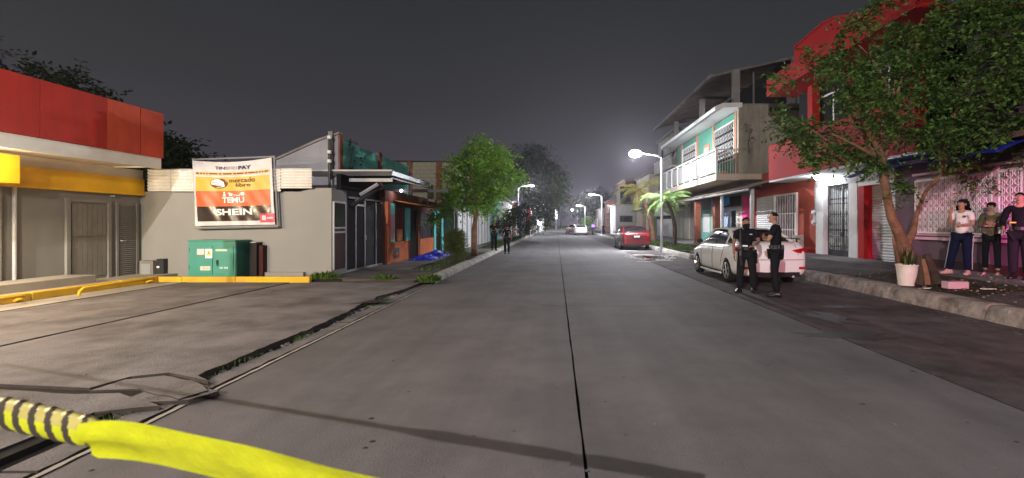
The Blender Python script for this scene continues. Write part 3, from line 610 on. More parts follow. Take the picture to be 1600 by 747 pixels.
def strip(name, mat, u0, u1, v0, v1, par, off=0.0, nu=44, nv=10, fn=None):
    mb = MB(); vs = []
    for j in range(nv+1):
        for i in range(nu+1):
            vs.append(bpt(u0+(u1-u0)*i/nu, v0+(v1-v0)*j/nv, off))
    mb.add(vs, [(j*(nu+1)+i, (j+1)*(nu+1)+i, (j+1)*(nu+1)+i+1, j*(nu+1)+i+1) for j in range(nv) for i in range(nu)])
    return mb.build(name, mat, par, smooth=True)
strip('banner_sheet', 'banner_white', 0, 1, 0, 1, BN, 0, 60, 50)
strip('gold_line', 'banner_gold', .03, .97, .165, .215, BN, .004)
ye = strip('yellow_field', 'banner_yellow', .025, .965, .245, .465, BN, .004, nv=16)
og = strip('orange_field', 'banner_orange', .025, .965, .465, .705, BN, .005, nv=16)
bk = strip('black_field', 'banner_black', .03, .965, .706, .935, BN, .004, nv=16)
rd = strip('red_corner', 'banner_red', .82, 1.0, .83, .965, BN, .007, 14, 8)
def btext(name, s, u0, u1, v0, v1, mat, par=BN, bold=0.0, off=.020):
    vs, fs, wd = text_mb(s, 1.0, 0.0, bold); ya = min(v.y for v in vs); yb = max(v.y for v in vs)
    return MB().add([bpt(u0+(u1-u0)*v.x/wd, v1-(v1-v0)*(v.y-ya)/(yb-ya), off) for v in vs], fs).build(name, mat, par)
btext('lettering', 'TIN', .29, .41, .075, .125, 'ink_dark', bold=.01); btext('lettering', 'PAY', .58, .74, .07, .13, 'ink_dark', bold=.03)
btext('faded_lettering', 'IIFIEI', .42, .56, .075, .125, 'ink_grey')
for a, b in ((.04, .075), (.09, .115), (.13, .15), (.17, .19), (.21, .31), (.33, .36), (.38, .49), (.51, .545), (.555, .64), (.655, .69), (.70, .78), (.79, .815), (.83, .85), (.87, .89), (.905, .95)):
    strip('print_mark', 'ink_brown', a, b, .180, .202, BN, .009, 3, 1)
btext('lettering', 'mercado', .46, .78, .262, .335, 'ink_brown', ye, .012); btext('lettering', 'libre', .54, .72, .345, .405, 'ink_brown', ye, .012)
def oval(cu, cv, ru, rv, mat, par, off, ri=0.0, name='logo_oval'):
    mb = MB(); n = 28; vs = [bpt(cu+ru*math.cos(6.2832*i/n), cv+rv*math.sin(6.2832*i/n), off) for i in range(n)]
    if ri:
        vs += [bpt(cu+ru*ri*math.cos(6.2832*i/n), cv+rv*ri*math.sin(6.2832*i/n), off) for i in range(n)]
        return mb.add(vs, [(i, n+i, n+(i+1) % n, (i+1) % n) for i in range(n)]).build(name, mat, par)
    return mb.add(vs, [tuple(range(n))[::-1]]).build(name, mat, par)
lo = oval(.325, .345, .11, .080, 'ink_brown', ye, .009); oval(.325, .342, .10, .070, 'ink_white', ye, .011)
for pts in ([(.23, .33), (.28, .315), (.325, .335), (.37, .315), (.42, .33), (.41, .34), (.37, .33), (.335, .35), (.29, .36), (.325, .33), (.28, .33), (.24, .345)], [(.26, .37), (.31, .385), (.36, .38), (.40, .36), (.40, .352), (.355, .37), (.31, .375), (.265, .36)]):
    MB().poly([bpt(a, b, .013) for a, b in pts][::-1]).build('handshake_lines', 'ink_grey', ye)
btext('lettering', 'TEMU', .355, .635, .565, .655, 'ink_white', og, .03)
for k, sh in enumerate(([(.36, .55), (.41, .55), (.40, .52), (.395, .50), (.40, .485), (.385, .475), (.37, .485), (.375, .50), (.37, .52)], [(.43, .50), (.45, .485), (.47, .505), (.49, .505), (.49, .545), (.45, .545), (.45, .52)], [(.50, .53), (.55, .545), (.56, .535), (.50, .52)], [(.56, .545), (.60, .49), (.605, .50), (.575, .548)], [(.60, .49), (.635, .49), (.635, .54), (.60, .54)])):
    MB().poly([bpt(a, b, .010) for a, b in sh][::-1]).build('icon', 'ink_white', og)
btext('lettering', 'SHEIN', .265, .73, .745, .845, 'ink_white', bk, .035)
strip('red_corner_patch', 'pink_label', .845, .90, .86, .93, rd, .010, 3, 3); strip('red_corner_patch', 'pink_label', .91, .985, .885, .91, rd, .010, 3, 2)
# ---- sheet metal gate
XG = -6.1
SG = thing('sheet_metal_gate', 'dark grey sheet metal gate under the projecting canopy', 'gate', (XG, 15.5, .2))
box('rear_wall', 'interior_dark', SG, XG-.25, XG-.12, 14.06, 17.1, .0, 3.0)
def gp_(name, m, y0, y1, z0, z1, x=0, th=.03, **k): return box(name, m, SG, XG+x, XG+x+th, y0, y1, z0, z1, **k)
for i, (a, b) in enumerate(((14.12, 14.72), (14.80, 15.42), (15.50, 16.4), (16.44, 17.04))):
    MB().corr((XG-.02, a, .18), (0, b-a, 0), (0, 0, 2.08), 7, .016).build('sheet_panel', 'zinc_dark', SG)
for y in (14.08, 14.76, 15.46, 16.42): gp_('frame_post', 'steel_paint', y-.03, y+.03, .12, 2.28)
gp_('frame_rail', 'steel_paint', 14.12, 17.04, .13, .20, .002); gp_('frame_rail', 'steel_paint', 14.80, 15.42, 2.1, 2.16, .002); gp_('frame_rail', 'dark_metal', 14.12, 17.04, 2.3, 2.36, .002)
MB().tube([(XG+.05, 15.38, 1.05), (XG+.09, 15.38, 1.05), (XG+.09, 15.38, 1.2)], .012, 6).build('handle', 'galv', SG)
# ---- canopy in front of it
CP = thing('canopy', 'flat steel canopy with a pale edge projecting over the left pavement', 'canopy', (-6, 16, 3))
box('roof_sheet', 'zinc_dark', CP, -7.2, -4.92, 14.5, 18.8, 3.14, 3.17)
box('front_beam', 'dark_metal', CP, -7.25, -4.9, 14.44, 14.5, 2.98, 3.11); box('front_trim', 'steel_paint', CP, -7.28, -4.88, 14.40, 14.439, 3.112, 3.16)
box('front_beam', 'steel_paint', CP, -6.6, -4.92, 14.6, 14.66, 2.82, 2.92)
box('edge_beam', 'galv', CP, -4.919, -4.86, 14.502, 18.8, 3.0, 3.13); box('edge_rail', 'steel_paint', CP, -4.918, -4.87, 14.502, 18.8, 2.90, 2.935)
for i in range(14): MB().tube([(-4.89, 14.55+i*.3, 2.93), (-4.89, 14.7+i*.3, 3.0)], .01, 4).build('lattice_bar', 'steel_paint', CP)
for y in (15.6, 16.9, 18.2): box('cross_beam', 'dark_metal', CP, -6.9, -4.92, y, y+.06, 3.02, 3.139)
box('rear_beam', 'dark_metal', CP, -6.6, -4.0, 18.0, 18.08, 2.72, 2.84)
MB().tube([(-6.05, 14.3, 2.05), (-5.35, 14.9, 2.72)], .06, 4).build('brace', 'dark_metal', CP); MB().tube([(-5.85, 14.5, 2.42), (-5.35, 14.6, 2.75)], .05, 4).build('brace', 'galv', CP)
LB = thing('hanging_bulb', 'tiny lit bulb hanging under the rear beam of the left canopy', 'lamp', (wx(627, 17.9), 17.95, 2.78))
MB().ell((wx(627, 17.9), 17.9, wz(298, 17.9)), (.05, .05, .05), 8, 6).build('bulb', 'lamp_glow', LB); MB().tube([(wx(627, 17.9), 17.9, 2.80), (wx(627, 17.9), 17.95, 2.86)], .012, 5).build('socket', 'plastic_white', LB)
lamp('bulb_light', (wx(627, 17.9), 17.8, wz(300, 17.9)), 8, (1, .8, .9), .05, LB)
# ---- house behind: lilac front gable, teal side wall with clay columns
TH = thing('teal_house', 'two-storey house with a teal side wall and a pale lilac front above the canopy', 'house', (-7, 16, 0))
MB().prism([(-6.52, 14.55, 2.4), (-6.52, 14.55, 4.22), (-7.1, 14.55, 4.02), (wx(430, 14.5), 14.55, 3.45), (wx(430, 14.5), 14.55, 2.4)], (0, .18, 0)).build('wall', 'lilac_wall', TH)
MB().prism([(-6.48, 14.5, 4.23), (-7.1, 14.5, 4.03), (wx(430, 14.5), 14.5, 3.46), (wx(430, 14.5), 14.5, 3.52), (-7.1, 14.5, 4.10), (-6.48, 14.5, 4.30)], (0, .3, 0)).build('coping', 'old_concrete', TH)
box('wall', 'teal_wall', TH, -6.72, -6.52, 14.74, 21.6, 2.9, 4.10)
box('wall', 'teal_wall', TH, -6.72, -6.52, 17.12, 21.6, .1, 2.899)
for a, b, z in ((14.56, 14.78, 4.26), (17.8, 18.1, 4.18), (21.5, 21.9, 4.05)): box('column', 'clay_column', TH, -6.74, -6.47, a, b, 2.8, z)
box('corner_post', 'old_concrete', TH, wx(512, 14.4), wx(519, 14.4), 14.42, 14.54, 2.9, 4.3)
ms = thing('service_mast', 'dark electric service mast with white insulators at the corner of the lilac wall', 'mast', (wx(515, 14.3), 14.3, 2.5))
MB().tube([(wx(515, 14.3), 14.3, 2.5), (wx(514, 14.3), 14.3, 4.1)], .035, 8).build('pole', 'black_iron', ms)
for z in (3.35, 3.62, 4.05): MB().tube([(wx(514.5, 14.3), 14.3, z), (wx(514.5, 14.3), 14.3, z+.09)], .06, 8).build('insulator', 'plastic_white', ms)
# ---- orange and teal shop front
OH = thing('orange_shop_front', 'low shop front painted orange below and teal above beside the blue tarp', 'shop', (-6, 21, .14))
XO = -6.0
box('wall', 'brown_wall', OH, -8.5, XO-.02, 17.11, 25.5, -.05, 2.75)
def of(name, m, p0, p1, z0, z1, x=0.0, th=.05, par=None, **k):
    y0, y1 = XO*F/(p0-VX), XO*F/(p1-VX); return box(name, m, par or OH, XO+x-.019, XO+x+th, y0, y1, z0, z1, **k)
of('pilaster', 'orange_wall', 602.5, 606.5, .1, 2.35, 0, .09); of('lower_wall', 'orange_wall', 607, 639, .1, .88); of('teal_wall', 'teal_trim', 607, 616, .89, 2.3, 0, .03)
w_ = of('window', 'glass_dark', 616.5, 632, .89, 2.1, -.01, .03)
for i in range(5): of('bar', 'clay_column', 617.5+i*3, 618.2+i*3, .9, 2.08, .03, .02, w_)
w2 = of('display_window', 'pink_tint', 608, 614.5, .95, 1.9, .035, .02); of('poster', 'orange_trim', 618, 626, .92, 1.35, .06, .01)
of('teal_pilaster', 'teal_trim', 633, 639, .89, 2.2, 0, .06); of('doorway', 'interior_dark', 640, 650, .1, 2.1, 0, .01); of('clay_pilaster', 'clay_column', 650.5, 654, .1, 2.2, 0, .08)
of('lower_wall', 'orange_wall', 654.5, 676, .1, .9, .0, .05)
w3 = of('window', 'glass_dark', 655, 675, .91, 2.05, -.01, .03); [of('bar', 'black_iron', 656+i*3, 656.6+i*3, .92, 2.04, .03, .02, w3) for i in range(7)]
d3 = of('door', 'interior_dark', 680, 688, .12, 1.95, 0, .02)
for a, b, z0, z1 in ((676.5, 679.6, .1, 2.2), (688.4, 692, .1, 2.2), (679.7, 688.3, 1.98, 2.2)): of('frame', 'teal_trim', a, b, z0, z1, 0, .06, d3)
of('lower_wall', 'orange_wall', 692.5, 700, .1, .85); of('upper_wall', 'brown_wall', 692.5, 700, .86, 2.3)
MB().corr((XO, 17.9, 2.42), (0, 4.2, 0), (.85, 0, -.16), 16, .02).build('awning_sheet', 'orange_trim', OH)
MB().corr((XO, 22.2, 2.6), (0, 3.4, 0), (.6, 0, -.12), 14, .02).build('awning_sheet', 'rust_sheet', OH)
gf = of('painted_logo', 'dark_metal', 612.5, 622, .28, .66, .051, .003); of('painted_logo', 'orange_wall', 614, 620, .40, .50, .056, .003)
# ---- unfinished block storey beyond
BK = thing('block_storey', 'unfinished upper storey of bare concrete blocks with dark posts beyond the teal house', 'building', (-7, 25.6, 0))
BYY = 25.7
box('mortar', 'mortar', BK, -9.2, -5.32, BYY, BYY+.14, 2.76, 4.82)
b0 = MB().box(0, .39, -.018, -.001, 0, .19).build('block', 'block', BK); b0.location = (-9.2-ORG[BK.name].x, BYY-ORG[BK.name].y, 2.77); ORG[b0.name] = Vector()
b0.data.transform(Matrix.Translation(ORG[BK.name])); rb = random.Random(3)
offs = [(i*.405+(.2 if j % 2 else 0), rb.uniform(-.006, .004), j*.205) for j in range(10) for i in range(9) if i or j]
repeat(b0, offs)
box('lower_wall', 'old_concrete', BK, -9.2, -5.4, BYY, BYY+6, -.05, 2.755)
box('side_wall', 'old_concrete', BK, -5.6, -5.33, BYY+.15, BYY+6, 2.76, 4.5)
for px in (686, 640): box('post', 'clay_column', BK, wx(px-4, BYY-.1), wx(px+4, BYY-.1), BYY-.16, BYY-.03, 2.7, 4.84)
MB().prism([(-9.3, BYY-.2, 4.86), (-5.1, BYY-.2, 4.80), (-5.1, BYY-.2, 4.84), (-9.3, BYY-.2, 4.90)], (0, 6.5, 0)).build('roof_sheet', 'dark_metal', BK)
TB = thing('blue_tarp', 'crumpled blue tarp lying on the pavement before the orange shop front', 'tarp', (-5.2, 20.5, .14))
mb = MB(); nu, nv = 26, 12; vs = []; rt = random.Random(8)
for j in range(nv+1):
    for i in range(nu+1):
        u, v = i/nu, j/nv; vs.append((-5.72+.95*v+.05*rt.uniform(-1, 1), 18.6+3.9*u+.05*rt.uniform(-1, 1), .15+(.07+.26*abs(math.sin(5*u+1.2))*rt.uniform(.5, 1))*math.sin(math.pi*v)**.7*math.sin(math.pi*u)**.5))
mb.add(vs, [(j*(nu+1)+i, j*(nu+1)+i+1, (j+1)*(nu+1)+i+1, (j+1)*(nu+1)+i) for j in range(nv) for i in range(nu)]).build('sheet', 'tarp_blue', TB)
# ================================================================== generic house for the far street
def facade_house(name, label, X, side, y0, y1, h, mat, openings=(), depth=7, roof='old_concrete', zb=.0, over=.25, cat='house', group=None, par=True):
    """side -1: left of the street (front looks to +x), +1: right. openings: (kind, y0, y1, z0, z1, mat)"""
    t = thing(name, label, cat, (X+side*depth/2, (y0+y1)/2, .1), group)
    def fx(a, b): return (X-a*side, X-b*side) if side < 0 else (X-b, X-a)
    box('wall', mat, t, min(X, X+side*depth), max(X, X+side*depth), y0, y1, zb, h)
    x0, x1 = (X-depth-.0, X+over) if side < 0 else (X-over, X+depth)
    box('roof', roof, t, x0, x1, y0-.02, y1+.02, h+.002, h+.16)
    for o in openings:
        k, a, b, c, d, m = o
        def bb(nm, mt, pa, ya, yb, za, zb_, th, of=0.0):
            xa, xb = sorted((X-side*of, X-side*(of+th))); return box(nm, mt, pa, xa, xb, ya, yb, za, zb_)
        if k == 'window':
            f = bb('window', 'glass_dark', t, a, b, c, d, .02); bb('frame', m, f, a-.07, a, c-.07, d+.07, .06); bb('frame', m, f, b, b+.07, c-.07, d+.07, .06); bb('frame', m, f, a, b, d, d+.07, .06); bb('sill', m, f, a, b, c-.07, c, .09)
            bb('mullion', m, f, (a+b)/2-.025, (a+b)/2+.025, c, d, .03, .021)
        elif k == 'door':
            f = bb('door', m, t, a, b, c, d, .04); bb('frame', roof, f, a-.08, a, c, d+.08, .07); bb('frame', roof, f, b, b+.08, c, d+.08, .07); bb('frame', roof, f, a, b, d, d+.08, .07)
        elif k == 'gate':
            xa = X-side*.03
            v = (0, b-a, 0); MB().corr((xa, a, c), v, (0, 0, d-c), max(4, int((b-a)*3)), .02).build('gate_sheet', m, t)
            for y in (a, b): bb('gate_post', roof, t, y-.06, y+.06, c, d+.1, .1)
        elif k == 'awning':
            xa = X; v = (-side*.9, 0, -.25); MB().corr((xa, a, d), (0, b-a, 0), v, max(4, int((b-a)*3)), .02).build('awning_sheet', m, t)
        elif k == 'block': bb('ledge', m, t, a, b, c, d, .5)
    return t
# ================================================================== RIGHT SIDE
XF = 10.0
def fy(px, X=XF): return X*F/(px-VX)
def rf(name, m, par, p0, p1, z0, z1, x=0.0, th=.05, X=XF, **k):
    """box on a right-hand facade between two picture columns"""
    return box(name, m, par, X-x-th, X-x+.001*(x > 0)+(.0 if x > 0 else .001), fy(p1, X), fy(p0, X), z0, z1, **k)
# ---- near house with lattice windows, police pink put into the panel colour
NH = thing('lattice_house', 'dusky house with long white lattice windows lit pink by the police lights', 'house', (12, 11, ZR))
box('wall', 'purple_wall', NH, XF, XF+5, 2, fy(1399), .1, 3.3)
box('upper_wall', 'purple_wall', NH, XF+.3, XF+5, 2, fy(1399), 3.301, 6.2)
box('plinth', 'maroon', NH, XF-.03, XF-.001, 2, fy(1400), ZR, .62)
box('eave', 'brown_wall', NH, XF-.75, XF+.3, 2, fy(1400), 3.302, 3.42)
def lattice(par, y0, y1, z0, z1, x, m='white_iron'):
    """ornamental iron lattice: frame, uprights and rings"""
    f = MB(); t = .035
    for a, b, c, d in ((y0, y1, z0, z0+t), (y0, y1, z1-t, z1), (y0, y0+t, z0+t, z1-t), (y1-t, y1, z0+t, z1-t)): f.box(x-.03, x, a, b, c, d)
    fo = f.build('window_frame', m, par)
    n = max(2, round((y1-y0)/.19)); st = (y1-y0)/n; mz = round((z1-z0)/.19); sz = (z1-z0)/mz
    b = MB().tube([(x-.012, y0+st*.5, z0+.03), (x-.012, y0+st*.5, z1-.03)], .009, 5).build('bar', m, fo); repeat(b, [(0, st*i, 0) for i in range(1, n)])
    r = MB()
    for i in range(n):
        for j in range(mz):
            c = (y0+st*(i+.5), z0+sz*(j+.5)); q = [(x-.022, c[0]+st*.42*math.cos(k*.7854), c[1]+sz*.44*math.sin(k*.7854)) for k in range(9)]
            r.tube(q, .010, 4, cap=False)
    r.build('rings', m, fo, kind='stuff')
    return fo
for i, (a, b) in enumerate(((1433, 1506), (1516, 1555), (1564, 1602), (1618, 1700))):
    pn = rf('window_panel', 'pink_tint', NH, a-1, b+1, 1.24, 2.78, .0, .02)
    lattice(pn, fy(b), fy(a), 1.30, 2.74, XF-.045)
for a, b in ((1507.5, 1514.5), (1556.5, 1562.5), (1604, 1616)): rf('pilaster', 'pink_tint', NH, a, b, 1.2, 2.86, .0, .07)
rf('sill', 'pink_tint', NH, 1430, 1700, 1.13, 1.20, .0, .10); rf('lintel', 'pink_tint', NH, 1430, 1700, 2.87, 2.93, .0, .09)
bl = MB(); vs = []
for j in range(7):
    for i in range(25):
        u, v = i/24, j/6; vs.append((XF-.2-1.1*v, 9.6+5.1*u, 3.30-.30*v+.05*math.sin(u*19)*v+.05*math.sin(7*u+4*v)))
bl.add(vs, [(j*25+i, (j+1)*25+i, (j+1)*25+i+1, j*25+i+1) for j in range(6) for i in range(24)])
tag(bl.build('blue_awning', 'tarp_blue', smooth=True), 'sagging deep blue tarp awning over the lattice windows under the tree', 'awning')
# ---- shop bay with roller shutter and white gate bay, red upper floors
RH = thing('red_house', 'tall red house with a white lit entrance, iron gate and roller shutter', 'house', (12, 17, ZR))
yA, yB = fy(1398.5), fy(1240)   # near and far end of the red part
box('wall', 'white_wall', RH, XF+.55, XF+5, fy(1399), fy(1278), .1, 3.3)
rf('jamb', 'white_wall', RH, 1328.5, 1342, ZR, 3.28, .0, .06); box('jamb_return', 'white_wall', RH, XF, XF+.549, fy(1342), fy(1328.5), ZR, 3.28)
rf('jamb', 'white_wall', RH, 1278, 1289.5, ZR, 3.28, .0, .08); box('jamb_return', 'white_wall', RH, XF, XF+.549, fy(1289.5), fy(1278), ZR, 3.28)
box('lintel', 'white_wall', RH, XF, XF+.549, fy(1328.4), fy(1289.6), 2.95, 3.28)
rf('red_column', 'red_wall', RH, 1344.5, 1353.5, ZR, 2.78, .0, .08); box('column_core', 'red_wall', RH, XF, XF+.549, fy(1353.5), fy(1342.6), ZR, 2.78)
box('shutter_lintel', 'white_wall', RH, XF-.05, XF+.549, fy(1398.5), fy(1342.1), 2.785, 3.28)
sh = box('roller_shutter', 'shutter', RH, XF+.20, XF+.23, fy(1398.3), fy(1354), ZR, 2.78)
mb = MB(); ya, yb_ = fy(1398.2), fy(1354.2)
vs = []
for k in range(6):
    t = k/5; zz = t*.088; xx = XF+.195-.03*math.sin(math.pi*t)
    vs += [(xx, ya, ZR+.07+zz), (xx, yb_, ZR+.07+zz)]
s0 = mb.add(vs, [(2*k, 2*k+1, 2*k+3, 2*k+2) for k in range(5)]).build('shutter_slat', 'shutter', sh)
repeat(s0, [(0, 0, .0895*i) for i in range(1, 27)])
box('bottom_rail', 'galv', sh, XF+.13, XF+.195, ya, yb_, ZR+.005, ZR+.065); box('threshold', 'galv', RH, XF+.02, XF+.19, ya, yb_, ZR, ZR+.004)
# iron gate
gt = thing('iron_gate', 'black wrought iron gate with scrolls set in the white entrance of the red house', 'gate', (XF+.1, 17.3, ZR))
g0, g1 = fy(1327.5), fy(1290.5)
def gbar(name, y0, z0, y1, z1, r=.014, par=gt): return MB().tube([(XF+.1, y0, z0), (XF+.1, y1, z1)], r, 6).build(name, 'black_iron', par)
for z in (ZR+.08, 1.12, 1.55, 2.28, 2.92): gbar('rail', g0, z, g1, z, .018)
for y in (g0, g0+.02+(g1-g0)*.36, g1): gbar('post', y, ZR, y, 2.95, .024)
b = gbar('bar', g0+.12, ZR+.08, g0+.12, 2.92, .010); repeat(b, [(0, .118*i, 0) for i in range(1, 12)])
sc = MB()
for i in range(11):
    for z in (.75, 1.34, 1.9, 2.45):
        y = g0+.12+.118*i; sc.ell((XF+.1, y, z), (.025, .032, .04), 6, 4)
        if i % 2 == 0 and z in (.75, 1.9): sc.tube([(XF+.1, y+.05*math.cos(k*.785)+.06, z+.10*math.sin(k*.785)) for k in range(9)], .007, 4, cap=False)
sc.build('scrollwork', 'black_iron', gt, kind='stuff')
box('kick_plate', 'black_iron', gt, XF+.09, XF+.105, g0+.02, g1-.02, ZR+.09, .62); box('lock_box', 'black_iron', gt, XF+.05, XF+.13, g0+.50, g0+.62, 1.12, 1.26)
me_ = thing('electric_meter', 'pair of grey electric meters on the wall edge left of the white entrance', 'meter', (XF-.1, fy(1276), 1.7))
for z in (1.62, 2.0): MB().lathe([(.0, -.10), (.075, -.10), (.085, -.03), (.085, .0)], (XF-.05, fy(1275), z), 12, 'x').build('dial', 'galv', me_); 
box('back_plate', 'steel_paint', me_, XF-.05, XF-.001, fy(1278)+.1, fy(1272), 1.5, 2.12); MB().tube([(XF-.03, fy(1275), 2.12), (XF-.03, fy(1275), 3.1)], .018, 6).build('conduit', 'steel_paint', me_)
# balcony slab with white soffit, red face
BXf = 9.0
yN, yFar = 12.2, 20.6
box('balcony_front', 'red_wall', RH, BXf, BXf+.14, yN, yFar, 3.38, 4.86)
box('balcony_end', 'red_wall', RH, BXf+.141, XF+.3, yFar-.14, yFar, 3.38, 4.86)
box('balcony_soffit', 'white_wall', RH, BXf+.01, XF+.549, yN, yFar-.01, 3.30, 3.375)
box('dark_recess_wall', 'interior_dark', RH, XF+.3, XF+5, yN, yFar, 3.381, 7.0)  # near-black wall: shade of the open recess painted in
for y in (13.5, 16.4, 19.0): box('column', 'red_wall', RH, XF+.0, XF+.299, y, y+.35, 4.0, 7.0)
for y in (14.3, 17.3): 
    f = box('window', 'glass_dark', RH, XF+.27, XF+.299, y, y+1.4, 4.7, 6.4); box('frame', 'white_iron', f, XF+.25, XF+.269, y+.66, y+.72, 4.7, 6.4); box('frame', 'white_iron', f, XF+.25, XF+.269, y, y+1.4, 6.401, 6.46)
box('hood_front', 'red_wall', RH, BXf, BXf+.12, yN, 20.8, 6.98, 7.70); box('hood_end', 'red_wall', RH, BXf+.121, XF+.3, 20.68, 20.8, 6.98, 7.70); box('hood_slab', 'red_wall', RH, BXf+.121, XF+5, yN, 20.67, 6.99, 7.1)
MB().prism([(9.8, 20.0, 7.101), (9.8, 20.0, 8.76), (9.8, 17.8, 8.88), (9.8, 17.0, 8.76), (9.8, 14.0, 7.66), (9.8, 12.6, 7.5), (9.8, 12.6, 7.101)], (.2, 0, 0)).build('parapet', 'red_wall', RH)
MB().prism([(9.74, 20.0, 8.765), (9.74, 17.8, 8.885), (9.74, 17.0, 8.765), (9.74, 14.0, 7.665), (9.74, 14.0, 7.725), (9.74, 17.0, 8.825), (9.74, 17.8, 8.945), (9.74, 20.0, 8.825)], (.3, 0, 0)).build('parapet_cap', 'red_wall', RH)
box('parapet_return', 'red_wall', RH, 10.001, 13.5, 19.8, 20.0, 7.101, 8.75)
el = thing('entrance_lamp', 'lit white lamp under the red balcony by the iron gate', 'lamp', (9.6, 17.7, 3.3))
MB().lathe([(.0, 0), (.09, 0), (.11, .05), (.07, .10), (.07, .12), (0, .12)], (9.55, 17.75, 3.17), 12).build('bulb', 'lamp_glow', el)
lamp('entrance_light', (9.5, 17.65, 3.08), 75, (.86, .93, 1.0), .09, el)
# ---- salmon ground floor with barred window and shutter
SM = thing('salmon_house', 'salmon ground floor with a white barred window behind the white car', 'house', (12, 22, ZR))
box('wall', 'salmon_wall', SM, XF, XF+5, fy(1277.5), fy(1172), .1, 3.29)
box('upper_band', 'salmon_wall', SM, XF+.1, XF+5, 20.85, 23.9, 3.295, 4.0)
box('plinth', 'red_wall', SM, XF-.03, XF-.001, fy(1277), fy(1250), ZR, .55)
wn = rf('barred_window', 'interior_dark', SM, 1213, 1245, .55, 2.78, .0, .012)
f0, f1 = fy(1247), fy(1211)
for a, b, c, d in ((f0, f0+.09, .5, 2.86), (f1-.09, f1, .5, 2.86), (f0+.09, f1-.09, 2.78, 2.86), (f0+.09, f1-.09, .5, .58)): box('frame', 'white_iron', wn, XF-.08, XF-.001, a, b, c, d)
b = MB().tube([(XF-.05, f0+.2, .58), (XF-.05, f0+.2, 2.78)], .014, 6).build('bar', 'white_iron', wn); repeat(b, [(0, .155*i, 0) for i in range(1, int((f1-f0-.25)/.155))])
for z in (1.3, 2.0): MB().tube([(XF-.05, f0+.09, z), (XF-.05, f1-.09, z)], .016, 6).build('bar', 'white_iron', wn)
s2 = rf('roller_shutter', 'shutter', SM, 1183, 1209, ZR, 2.85, .0, .02); ya, yb_ = fy(1208.5), fy(1183.5); vs = []
for k in range(5):
    t = k/4; vs += [(XF-.022-.025*math.sin(math.pi*t), ya, ZR+.1*t), (XF-.022-.025*math.sin(math.pi*t), yb_, ZR+.1*t)]
s0 = MB().add(vs, [(2*k, 2*k+1, 2*k+3, 2*k+2) for k in range(4)]).build('shutter_slat', 'shutter', s2); repeat(s0, [(0, 0, .102*i) for i in range(1, 25)])
box('utility_pillar', 'pale_concrete', SM, 9.55, 9.85, fy(1262), fy(1262)+.3, ZR, 1.1, bevel=.01)
# ---- green house with balcony
GH = thing('green_house', 'green upper storey with a white railed balcony under a pale sloping eave', 'house', (11, 30, ZR))
yg0, yg1 = 24.0, 36.2
box('side_wall', 'raw_concrete', GH, 9.0, 10.55, yg0, yg0+.2, 4.05, 7.45)
box('wall', 'green_wall', GH, 9.05, 14, yg0+.21, yg1, 4.05, 7.2)
box('side_wall', 'raw_concrete', GH, 10.552, 14, yg0, yg0+.2, 3.4, 7.1)
box('balcony_slab', 'cream_wall', GH, 7.9, 9.04, yg0, yg1, 3.72, 4.04); box('balcony_beam', 'cream_wall', GH, 9.05, 14, yg0+.01, yg1, 3.75, 4.04)
MB().prism([(7.80, yg0-.1, 7.12), (7.80, yg0-.1, 7.32), (8.2, yg0-.1, 7.5), (9.15, yg0-.1, 7.52), (9.15, yg0-.1, 7.30), (8.2, yg0-.1, 7.28)], (0, 12.4, 0)).build('eave', 'white_wall', GH)
MB().prism([(9.16, yg0+.01, 7.30), (9.16, yg0+.01, 7.5), (13.9, yg0+.01, 7.5), (13.9, yg0+.01, 7.30)], (0, 12.2, 0)).build('roof_slab', 'old_concrete', GH)
# balcony rail: white panels of blocks with louvre pattern, each panel a part
n = 8; st = (yg1-yg0)/n
for i in range(n):
    a, b = yg0+st*i, yg0+st*(i+1)
    p_ = box('rail_panel', 'rail_paint', GH, 7.90, 7.93, a+.08, b-.08, 4.12, 5.12)
    r0 = box('rail_slat', 'rail_paint', p_, 7.87, 7.899, a+.10, b-.10, 4.20, 4.25); repeat(r0, [(0, 0, .105*k) for k in range(1, 9)])
    box('rail_post', 'white_iron', GH, 7.86, 7.96, a-.04, a+.04, 4.041, 5.2)
box('hand_rail', 'white_iron', GH, 7.85, 7.97, yg0, yg1, 5.201, 5.28); box('hand_rail', 'white_iron', GH, 7.98, 9.0, yg0+.02, yg0+.10, 5.201, 5.26)
b = MB().tube([(8.1, yg0+.06, 4.05), (8.1, yg0+.06, 5.2)], .013, 5).build('rail_bar', 'white_iron', GH); repeat(b, [(.13*i, 0, 0) for i in range(1, 7)])
for i, (a, b) in enumerate(((24.6, 27.6), (31.3, 34.6))):
    pn = box('window', 'glass_dark', GH, 9.03, 9.049, a, b, 4.9, 6.75)
    f = MB()
    for (c, d, e_, g) in ((a, b, 6.75, 6.81), (a, b, 4.84, 4.9), (a-.06, a, 4.84, 6.81), (b, b+.06, 4.84, 6.81)): f.box(8.96, 9.029, c, d, e_, g)
    f.build('frame', 'white_iron', pn)
    r = MB(); nn = int((b-a)/.42)
    for k in range(nn):
        for l in range(4):
            y = a+.1+(b-a-.2)/nn*(k+.5); z = 5.02+.46*l
            r.tube([(8.98, y-.16, z), (8.98, y+.16, z+.34)], .022, 4); r.tube([(8.98, y+.05, z), (8.98, y+.16, z+.16)], .018, 4); r.tube([(8.98, y-.16, z+.2), (8.98, y-.03, z+.34)], .018, 4)
    r.build('grille', 'white_iron', pn, kind='stuff')
    for y in (a-.25, b+.25): box('pilaster', 'terracotta', GH, 8.97, 9.049, y-.1, y+.1, 4.05, 7.19)
d = box('door', 'terracotta', GH, 9.0, 9.049, 28.6, 29.7, 4.05, 6.3); box('pane', 'white_iron', d, 8.985, 8.999, 28.8, 29.5, 5.3, 6.1)
MB().ell((8.7, 25.2, 4.2), (.18, .25, .13), 10, 6).build('flower_pot', 'terracotta', GH)
